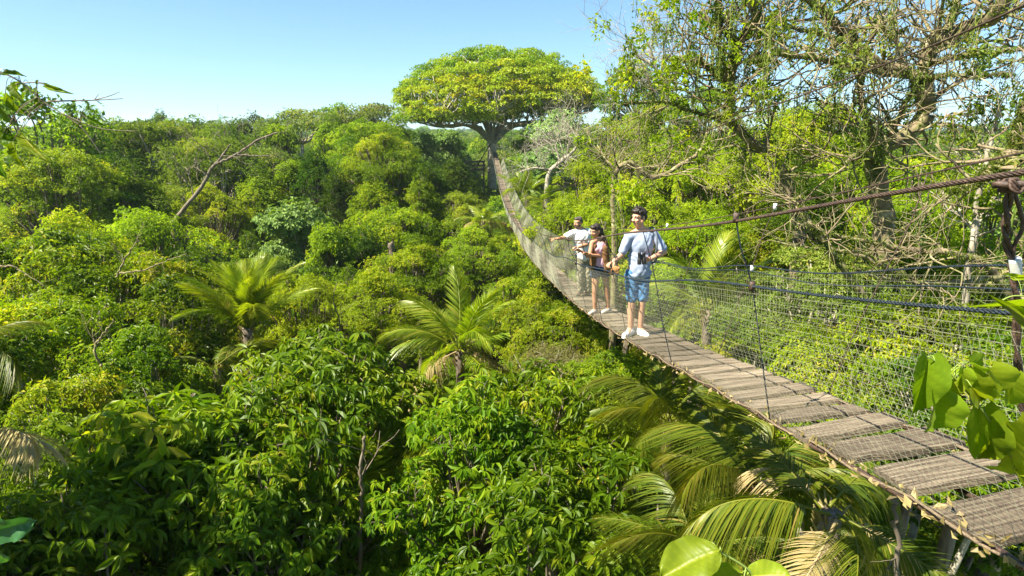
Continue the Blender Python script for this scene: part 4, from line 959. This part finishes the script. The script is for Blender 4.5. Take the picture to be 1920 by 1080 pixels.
palm(P(-70, 840, 5.4), 1.35, 2, 'palm with one brown drying frond at the lower left edge', 6, 1, (0, .6), specs=[(-.1, .35, 1, True, 1.0), (.25, .1, 0, True, .8), (1.2, .6, 2, False, 1), (-.9, .5, 2, False, 1)])
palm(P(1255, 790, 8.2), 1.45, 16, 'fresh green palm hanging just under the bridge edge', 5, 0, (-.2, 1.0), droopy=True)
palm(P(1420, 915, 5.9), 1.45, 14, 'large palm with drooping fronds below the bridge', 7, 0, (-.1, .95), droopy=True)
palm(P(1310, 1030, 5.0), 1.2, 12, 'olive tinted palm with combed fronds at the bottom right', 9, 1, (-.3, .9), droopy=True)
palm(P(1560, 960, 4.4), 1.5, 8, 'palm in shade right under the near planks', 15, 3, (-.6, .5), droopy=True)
palm(P(1330, 580, 14), 2.2, 12, 'palm seen through the net right of the young man', 10, 0, (0, 1.25))
palm(P(1600, 760, 8.5), 1.5, 9, 'palm behind the net right of the near planks', 12, 1, (-.1, 1.1))
palm(P(1840, 760, 7.0), 1.4, 8, 'palm behind the net at the right edge', 13, 2, (-.2, 1.0))
palm(P(690, 960, 9.0), 2.4, 12, 'pale green palm low behind the slender trunks', 14, 0, (-.2, 1.3))
palm(P(988, 365, 46), 2.7, 12, 'palm with upright fronds right of the far bridge', 16, 0, (.2, 1.3))
palm(P(1022, 378, 44), 2.2, 12, 'small rounded palm beside the upright far one', 17, 0, (-.2, 1.0))
palm(P(905, 415, 38), 2.4, 12, 'yellowish arching palm left of the far bridge', 18, 2, (-.1, .7))

# ---------------------------------------------------------------- bare and mossy trees on the right
def grow(mb, g, p, d, L, r, depth, kmax, out=None, curl=.5):
    n = 6; pts = [p]; dd = d.copy()
    for i_ in range(n):
        dd = nrm(dd + g.normal(0, .16 * curl * 2, 3) + np.array([0, 0, .05])); pts.append(pts[-1] + dd * L / n)
    pts = np.array(pts); mb.tube(pts, np.linspace(r, r * .55, n + 1), 6 if r > .03 else 4 if r > .012 else 3)
    if out is not None: out.append(pts)
    if depth < kmax:
        for _ in range(2 + int(g.random() < .75)):
            k = int(g.integers(2, n + 1)); a = nrm(np.gradient(pts, axis=0)[k]); s = nrm(np.cross(a, g.normal(size=3)))
            an = g.uniform(.5, 1.1); grow(mb, g, pts[k], nrm(a * math.cos(an) + s * math.sin(an)), L * g.uniform(.55, .8), r * .58, depth + 1, kmax, out, curl)
def bare_tree(name, label, cat, limbs, y, mat, seed, twig=(14, 1.3, 3), moss=0, leafs=0, mossmat='olive', leafmat='bright', hang=0, rs=1.0, leafsize=.1, down=True):
    g = np.random.default_rng(seed); mb = MB(); mo = MB(); lf = MB(); tw = []
    all_p = []
    root = P(*limbs[0][0][0][:2], y); gz = float(ground_z(root[0], root[1]))
    for pts, r0, r1 in limbs:
        pp = np.array([P(q_[0], q_[1], y + (q_[2] if len(q_) > 2 else 0)) for q_ in pts])
        n = len(pp) * 6; sp = spline(pp, n) + g.normal(0, .012, (n, 3))
        rr = np.linspace(r0, r1, n) * rs * (1 + g.normal(0, .06, n)); mb.tube(sp, rr, 9)
        all_p.append((sp, rr))
        for _ in range(int(twig[0] * len(pp) / 5)):
            k = int(g.integers(n // 5, n)); a = nrm(np.gradient(sp, axis=0)[k]); s = nrm(np.cross(a, g.normal(size=3))); s[2] = s[2] * .8 + .15
            grow(mb, g, sp[k], nrm(a * .3 + s), twig[1] * g.uniform(.5, 1.3), min(rr[k] * .4, .035), 0, twig[2], tw)
    o = thing(name, label, cat, (root[0], root[1], gz))
    off_ = (-root[0], -root[1], -gz)
    # trunk down to the ground
    sp, rr = all_p[0]; b = sp[0]
    if down: mb.tube(spline([b + nrm(b - sp[3]) * -.0, b + np.array([.1, .1, -1.5]), b + np.array([.2, .3, -5]), np.array([b[0] + .2, b[1] + .4, gz - .3])], 14), np.linspace(rr[0], rr[0] * 1.5, 14), 9)
    link('trunk', mb.mesh('trunk', mat, True), o, off_)
    if moss:
        for sp, rr in all_p:
            n = int(moss * len(sp)); k = g.integers(0, len(sp), n)
            d = sph(g, n); d[:, 2] = np.abs(d[:, 2]) * .6 - .1
            clusters(mo, g, sp[k] + d * rr[k][:, None], d, 5, .06, .016, .3, LEAF2, g.uniform(.1, .8, n), 1.1)
        link('moss', mo.mesh('moss', LM[mossmat]), o, off_)
    if leafs:
        tp = np.concatenate([t_[3:] for t_ in tw]); cen = tp[g.integers(0, len(tp), leafs)]
        n = leafs * 14; c = np.repeat(cen, 14, 0) + g.normal(0, .13, (n, 3))
        clusters(lf, g, c, sph(g, n) + [0, 0, .3], 4, leafsize, leafsize * .5, .5, LEAF2, np.repeat(g.uniform(.1, .9, leafs), 14), 1.1)
        link('leaves', lf.mesh('leaves', LM[leafmat]), o, off_)
    if hang:
        hm = MB(); tp = np.concatenate([t_ for t_ in tw] + [a_[0] for a_ in all_p])
        for _ in range(hang):
            b = tp[int(g.integers(len(tp)))]; L = g.uniform(.3, 1.6); n = 7
            for q_ in range(int(g.integers(3, 9))):
                bb = b + g.normal(0, .08, 3); s = np.linspace(0, 1, n)[:, None]
                hm.tube(bb + np.array([0, 0, -1.]) * s * L * g.uniform(.5, 1) + g.normal(0, .015, (n, 3)), .006, 3, g.uniform())
                cc_ = bb + np.array([0, 0, -1.]) * (np.linspace(0, .9, 9)[:, None] * L * .8); clusters(hm, g, cc_, sph(g, 9), 3, .05, .03, .4, LEAF2, g.uniform(.1, .8), 1.1)
        link('hanging_moss', hm.mesh('hanging_moss', LM['olive']), o, off_)
    return o
bare_tree('mossy_tree', 'big mossy tree with forked trunk and bare twisting limbs at the upper right', 'tree', [
    ([(1660, 420), (1646, 340), (1641, 283), (1703, 250, .2), (1737, 208, .2), (1730, 146), (1745, 92), (1770, 67), (1828, 46, -.4), (1870, 22, -.8), (1900, -60, -1)], .30, .17),
    ([(1735, 160), (1703, 133), (1649, 121), (1603, 83), (1574, 54, .3), (1549, 25), (1520, 0), (1490, -30)], .17, .09),
    ([(1690, 140), (1612, 129, -.2), (1557, 115, -.6), (1495, 106, -.8), (1453, 102, -.9), (1400, 118, -1)], .10, .03),
    ([(1641, 283), (1624, 217, -.4), (1612, 167, -.5), (1614, 129, -.5), (1600, 60, -.6)], .11, .04),
    ([(1660, 275), (1700, 190, -.6), (1735, 150, -.9), (1800, 142, -1.4), (1900, 140, -1.6)], .09, .03),
    ([(1741, 120), (1770, 110, -.5), (1840, 100, -.7), (1925, 90, -.9)], .09, .05),
    ([(1646, 300), (1610, 290, -.8), (1585, 306, -1.4)], .09, .07),
    ([(1770, 67), (1790, 20, .4), (1800, -40, .5)], .12, .08)],
    11.5, MOSSY, 31, (14, 1.35, 2), 12, 60, hang=44, leafmat='olive', leafsize=.09, rs=.66)
bare_tree('mossy_tree', 'mossy crooked tree with yellowish leaves standing right of the young man', 'tree', [
    ([(1500, 430), (1482, 362), (1453, 300), (1412, 267), (1370, 225), (1366, 167), (1337, 133), (1307, 117), (1250, 110)], .20, .06),
    ([(1368, 190), (1372, 130), (1378, 92), (1387, 75), (1412, 46), (1416, 8), (1400, -40)], .15, .07),
    ([(1383, 80), (1357, 58), (1347, 25), (1350, -20)], .09, .05),
    ([(1370, 225), (1300, 210, -.5), (1240, 190, -1), (1170, 195, -1.2)], .07, .03),
    ([(1416, 30), (1500, 55, .5), (1560, 70, .8), (1600, 100, 1)], .08, .05)],
    13.0, MOSSY, 32, (15, 1.4, 2), 14, 120, hang=60, leafmat='lime', leafsize=.12, rs=.66)
bare_tree('dead_tree', 'bleached dead tree with bare white twigs reaching up right of the giant crown', 'tree', [
    ([(1275, 300), (1255, 200), (1230, 130), (1195, 105), (1180, 80)], .14, .05), ([(1230, 130), (1215, 80), (1205, 60)], .08, .03), ([(1255, 200), (1180, 130), (1160, 150)], .08, .03)],
    34, PALEBARK, 33, (15, 2.0, 3))
bare_tree('dead_tree', 'dead tree with thick pale crooked branch above the heads of the people', 'tree', [
    ([(1152, 420), (1150, 360), (1156, 322), (1182, 305), (1224, 333), (1278, 308), (1312, 283), (1330, 240)], .11, .06),
    ([(1156, 322), (1120, 290), (1080, 270)], .05, .02), ([(1224, 333), (1260, 280), (1250, 240)], .04, .02)],
    20, MOSSY, 34, (13, 1.5, 3), 6)
bare_tree('dead_tree', 'grey leafless tree with curved trunk between bridge and right hand forest', 'tree', [
    ([(1025, 365), (1030, 325), (1055, 300), (1078, 280), (1082, 255)], .22, .07), ([(1050, 305), (1042, 275), (1038, 262)], .10, .04), ([(1035, 318), (1000, 315), (975, 322)], .08, .03)],
    44, PALEBARK, 35, (20, 2.3, 3))
bare_tree('dead_tree', 'dead limb leaning up to the right in the left middle distance', 'tree', [
    ([(322, 420), (345, 392), (382, 345), (400, 312), (440, 292), (480, 265), (520, 248)], .12, .04), ([(400, 312), (420, 288), (432, 270)], .07, .03), ([(445, 290), (480, 292), (505, 292)], .05, .02)],
    30, BARK, 36, (5, 1.4, 2))
bare_tree('fallen_branches', 'tangle of dry bare branches behind the net below the cables', 'branch', [
    ([(1900, 560), (1850, 500), (1790, 475, -.2), (1720, 470), (1640, 455), (1560, 440)], .07, .02),
    ([(1920, 500), (1840, 525), (1740, 530), (1650, 520), (1600, 500)], .06, .02),
    ([(1620, 560), (1600, 530), (1570, 490), (1545, 450), (1520, 420), (1500, 370)], .06, .03),
    ([(1690, 520), (1640, 490), (1580, 470), (1530, 465)], .04, .02)],
    8.0, MOSSY, 37, (8, .8, 2), 5)
bare_tree('mossy_tree', 'thick mossy limb curving in from the right edge behind the cable clamp', 'tree', [
    ([(1990, 620), (1960, 520), (1880, 530, .2), (1830, 545, .3)], .14, .09), ([(1975, 560), (1950, 330), (1900, 290), (1860, 320), (1835, 340), (1790, 360)], .14, .05),
    ([(1900, 290), (1920, 200), (1960, 130)], .07, .04)],
    8.5, MOSSY, 38, (9, 1.0, 2), 30, 20, hang=15, leafmat='olive')
bare_tree('pale_sapling', 'slender pale forked trunk at the right between the two steel cables', 'tree', [
    ([(1800, 640), (1822, 470), (1830, 420), (1835, 360), (1858, 270), (1875, 200)], .06, .03), ([(1828, 425), (1850, 390), (1880, 350), (1900, 320)], .04, .02)],
    9.5, PALEBARK, 39, (9, .9, 2), 0, 25, leafmat='bright')
for pts, yy, sd__, lab in [
    ([(218, 520), (232, 490), (250, 462), (262, 440)], 13.5, 51, 'pale forked dead branch sticking out of the vine tangles'),
    ([(225, 512), (265, 508), (305, 492), (350, 476)], 13.8, 52, 'long pale dead branch lying across the top of the vine tangles'),
    ([(-10, 500), (25, 500), (50, 515), (90, 540)], 13.0, 53, 'curved pale dead branch at the left edge among the vine tangles'),
    ([(640, 640), (636, 600), (625, 560), (632, 530)], 15.5, 54, 'grey leafless sapling standing left of the middle palm'),
    ([(735, 520), (736, 490), (732, 455)], 26, 55, 'short dark dead stump trunk above the middle palm'),
    ([(190, 690), (178, 650), (196, 625), (215, 600)], 9.5, 56, 'thin bare branch rising from the lowest vine tangles')]:
    bare_tree('dead_branch', lab, 'branch', [(pts, .026 if sd__ != 55 else .2, .008 if sd__ != 55 else .12)], yy, MOSSY if sd__ != 55 else BARK, sd__, (5, .4 if sd__ != 55 else .15, 1), down=sd__ in (54, 55))
for uu, vt, yy, lab in [(676, 880, 7.0, 'slender dark trunk rising from the bottom in front of the pale palm'), (632, 930, 7.4, 'slender reddish trunk, second from the right at the bottom'), (568, 1000, 7.6, 'slender trunk at the bottom left of the pale palm')]:
    bare_tree('slender_trunk', lab, 'tree', [([(uu + 2, 1110), (uu - 2, 1000), (uu + 3, vt + 40), (uu, vt), (uu + 8, vt - 60)], .035, .02)], yy, BARK, uu, (3, .5, 1))
bare_tree('slender_trunk', 'thin pale pole trunk standing below the near planks', 'tree', [([(1690, 1150), (1684, 1050), (1680, 960), (1674, 930)], .018, .014)], 3.6, BARK, 77, (2, .3, 1))

# ---------------------------------------------------------------- foreground leaves
BIG = leaf_mat('big_leaf_green', [(0, (.10, .17, .008)), (.5, (.20, .29, .012)), (1, (.34, .38, .03))], .5, .4, .35, var=.1)
BIGD = leaf_mat('big_leaf_deep', [(0, (.03, .09, .03)), (.5, (.05, .15, .04)), (1, (.12, .2, .05))], .3, .35, .5, var=.05)
VEIN = plain('leaf_stalk', (.22, .3, .06))
def big_leaf(shape, seed, fold=.18, curl=.25, nv=26, tint=.5, rib=True):
    """leaf of unit length along +Y; shape: half width function"""
    g = np.random.default_rng(seed); m = MB(); nu = 17; V = []; T_ = []
    for a in range(nv + 1):
        t_ = a / nv; wv = shape(t_)
        for b in range(nu):
            s = b / (nu - 1) * 2 - 1
            yv = t_ - (.16 * abs(s) ** 1.5 * (1 - t_) ** 3 if shape is HEART else 0)
            V.append((s * wv, yv, fold * abs(s) ** .8 * wv * 2 - curl * t_ ** 2 - .014 * (math.sin((t_ - abs(s) * .16) * 48) > .7) + .03 * math.sin(s * 3 + t_ * 5 + seed) + .035 * abs(s) ** 2 * math.sin(t_ * 17 + seed * 2)))
            T_.append(tint + .30 * (abs(s) < .04) + .16 * (math.sin((t_ - abs(s) * .16) * 48) > .8) - .10 * abs(s) + .06 * math.sin(s * 7 + t_ * 9 + seed))
    q = [[a * nu + b, a * nu + b + 1, (a + 1) * nu + b + 1, (a + 1) * nu + b] for a in range(nv) for b in range(nu - 1)]
    m.add(np.array(V), [np.array(q)], np.array(T_)); return m
HEART = lambda t_: .42 * (math.sin(min(1, t_ * 1.15 + .12) * math.pi) ** .75 if t_ < .76 else max(0, math.sin((.994) * math.pi / 1) * 0 + .42 * 2.1 * (1 - t_) * (1 - t_) * 2.2 + .25 * (1 - t_)))
def HEART(t_):
    return float(np.interp(t_, [0, .06, .15, .3, .45, .6, .75, .88, .95, 1], [.16, .32, .41, .44, .40, .31, .19, .08, .035, .0]))
OVAL = lambda t_: .36 * max(0, math.sin(math.pi * t_ ** .9)) ** .7
LANCE = lambda t_: .17 * max(0, math.sin(math.pi * t_ ** .8)) ** .8
BROAD = lambda t_: .40 * max(0, math.sin(math.pi * min(1, t_))) ** .5
leafmesh = {k: [big_leaf(f, s, fold=fo, curl=cu, tint=tv).mesh('leaf', mt, True) for s, tv in ((1, .35), (2, .55), (3, .75))] for k, f, fo, cu, mt in
            (('heart', HEART, .5, .35, BIG), ('oval', BROAD, .16, .12, BIG), ('lance', LANCE, .35, .35, LM['deep']), ('banana', BROAD, .1, .1, BIGD))}
def place_leaf(root, kind, base, tip, width, normal, vi):
    base, tip = np.asarray(base, float), np.asarray(tip, float); d = tip - base; L = np.linalg.norm(d); d = d / L
    n = np.asarray(normal, float); s = nrm(np.cross(d, n)); n2 = np.cross(s, d)
    rl = np.array(root.location)
    M = Matrix(((s[0] * width, d[0] * L, n2[0] * L, base[0] - rl[0]), (s[1] * width, d[1] * L, n2[1] * L, base[1] - rl[1]), (s[2] * width, d[2] * L, n2[2] * L, base[2] - rl[2]), (0, 0, 0, 1)))
    o = link('leaf', leafmesh[kind][vi % 3], root); o.matrix_basis = M; return o
def vine(name, label, cat, stem, sr, leaves, y, kind, wk=1.0, smat=None, stemoff=None):
    base = P(stem[0][0], stem[0][1], y + (stem[0][2] if len(stem[0]) > 2 else 0))
    r = thing(name, label, cat, tuple(base)); rl = np.array(base)
    sp = spline([P(s[0], s[1], y + (s[2] if len(s) > 2 else 0)) for s in stem], 30); m = MB(); m.tube(sp, np.linspace(sr, sr * .5, 30), 6)
    g = np.random.default_rng(len(leaves))
    for k, lf_ in enumerate(leaves):
        u0, v0, u1, v1, wpx = lf_[:5]; dy = lf_[5] if len(lf_) > 5 else g.uniform(-.1, .1) * y * .3
        b = P(u0, v0, y + dy); e = P(u1, v1, y + dy + g.normal(0, .02) * y); wdt = wpx / F * y * 1.05
        j = np.argmin(((sp - b) ** 2).sum(1)); m.tube(spline([sp[j], (sp[j] + b) / 2 + [0, 0, .01 * y], b], 6), sr * .35, 4)
        nn = np.array([-.25, -.8, .55]) + g.normal(0, .25, 3)
        place_leaf(r, kind, b, e, wdt * wk, nn, k)
    link('stem', m.mesh('stem', smat or VEIN, True), r, tuple(-rl))
    return r
vine('climbing_vine', 'climbing vine with big heart shaped lime leaves in front of the net at right', 'vine',
     [(1960, 930), (1900, 860), (1850, 780), (1800, 720), (1770, 690), (1740, 668)], .004,
     [(1738, 672, 1722, 790, 60), (1752, 735, 1757, 830, 62), (1775, 712, 1786, 760, 42), (1803, 700, 1845, 772, 50), (1805, 690, 1800, 735, 30), (1822, 725, 1852, 762, 34),
      (1838, 760, 1848, 890, 75), (1850, 690, 1870, 760, 52), (1880, 790, 1925, 910, 80), (1815, 680, 1850, 700, 34), (1868, 820, 1835, 870, 40), (1895, 700, 1900, 780, 55), (1900, 880, 1960, 960, 70), (1785, 690, 1768, 712, 26)],
     1.45, 'heart', 1.12)
vine('climbing_vine', 'thin yellow green tendril with narrow leaves curling at the right edge', 'vine', [(1960, 560), (1900, 555), (1860, 572), (1830, 560)], .0025,
     [(1900, 520, 1888, 512, 8), (1930, 575, 1840, 570, 12), (1925, 520, 1885, 520, 9), (1900, 600, 1890, 560, 10)], 1.6, 'heart', 1.5)
vine('large_leaf_plant', 'plant with large rounded leaves poking up at the bottom edge', 'plant', [(1450, 1150), (1415, 1085), (1395, 1062), (1350, 1035)], .005,
     [(1350, 1032, 1238, 1075, 96, -.02), (1392, 1072, 1310, 1110, 75, .03), (1400, 1080, 1480, 1078, 60, .0), (1395, 1085, 1400, 1150, 70, -.02)], 1.15, 'oval', 1.25, )
vine('banana_like_plant', 'broad dull green ribbed leaf reaching in at the lower left edge', 'plant', [(-90, 1060), (-60, 1020), (-45, 1000)], .006,
     [(-45, 1000, 58, 985, 62, 0), (-45, 1010, 10, 1060, 50, .05)], 2.2, 'banana', 1.25)
vine('leafy_branch', 'thin leafy branch reaching in from the upper left edge', 'branch', [(-60, 120), (0, 135), (40, 155), (80, 190), (115, 212), (150, 235)], .006,
     [(0, 140, 45, 132, 16), (20, 155, 30, 185, 18), (40, 155, 5, 190, 20), (60, 165, 25, 175, 18), (10, 175, 35, 215, 22), (85, 158, 112, 172, 11), (72, 150, 65, 160, 8), (75, 190, 60, 170, 12), (70, 185, 72, 207, 11), (150, 235, 150, 250, 13),
      (-10, 170, -30, 230, 24), (0, 200, 20, 240, 24), (15, 240, 5, 290, 26), (0, 260, 40, 262, 22), (25, 265, 30, 318, 22), (20, 290, 10, 310, 20), (165, 223, 190, 232, 7), (40, 250, 60, 290, 20), (-15, 290, 0, 330, 24), (145, 228, 155, 245, 13)],
     4.0, 'lance', 2.6, BARK)
tw_ = thing('bare_twig', 'bare forked twig pointing right against the sky at upper left', 'branch', tuple(P(90, 190, 4)))
m = MB(); rl = np.array(P(90, 190, 4))
for pts, r in (([(90, 190), (130, 189), (175, 188), (230, 185)], .006), ([(175, 188), (205, 180), (225, 172)], .004), ([(178, 186), (186, 175)], .003), ([(115, 212), (160, 232), (200, 243), (262, 246)], .005), ([(150, 235), (170, 260), (190, 290)], .005), ([(100, 190), (108, 184)], .003), ([(30, 158), (70, 155), (110, 168)], .005)):
    m.tube(spline([P(a, b, 4) for a, b in pts], 12), np.linspace(r, r * .4, 12), 5)
link('twig', m.mesh('twig', BARK, True), tw_, tuple(-rl))

# ---------------------------------------------------------------- air
HZ = 0.00025
hm_, t, o = mat_new('haze_air'); pv = t.nodes.new('ShaderNodeVolumePrincipled'); pv.inputs['Color'].default_value = (.80, .92, 1, 1); pv.inputs['Density'].default_value = HZ; pv.inputs['Anisotropy'].default_value = .3
t.links.new(pv.outputs[0], o.inputs['Volume'])
m = MB(); m.box((0, 0, (20 + GROUND - 4) / 2), (1480, 0, 0), (0, 1480, 0), (0, 0, (20 - GROUND + 4) / 2))
link('haze', m.mesh('haze', hm_), kind='stuff')
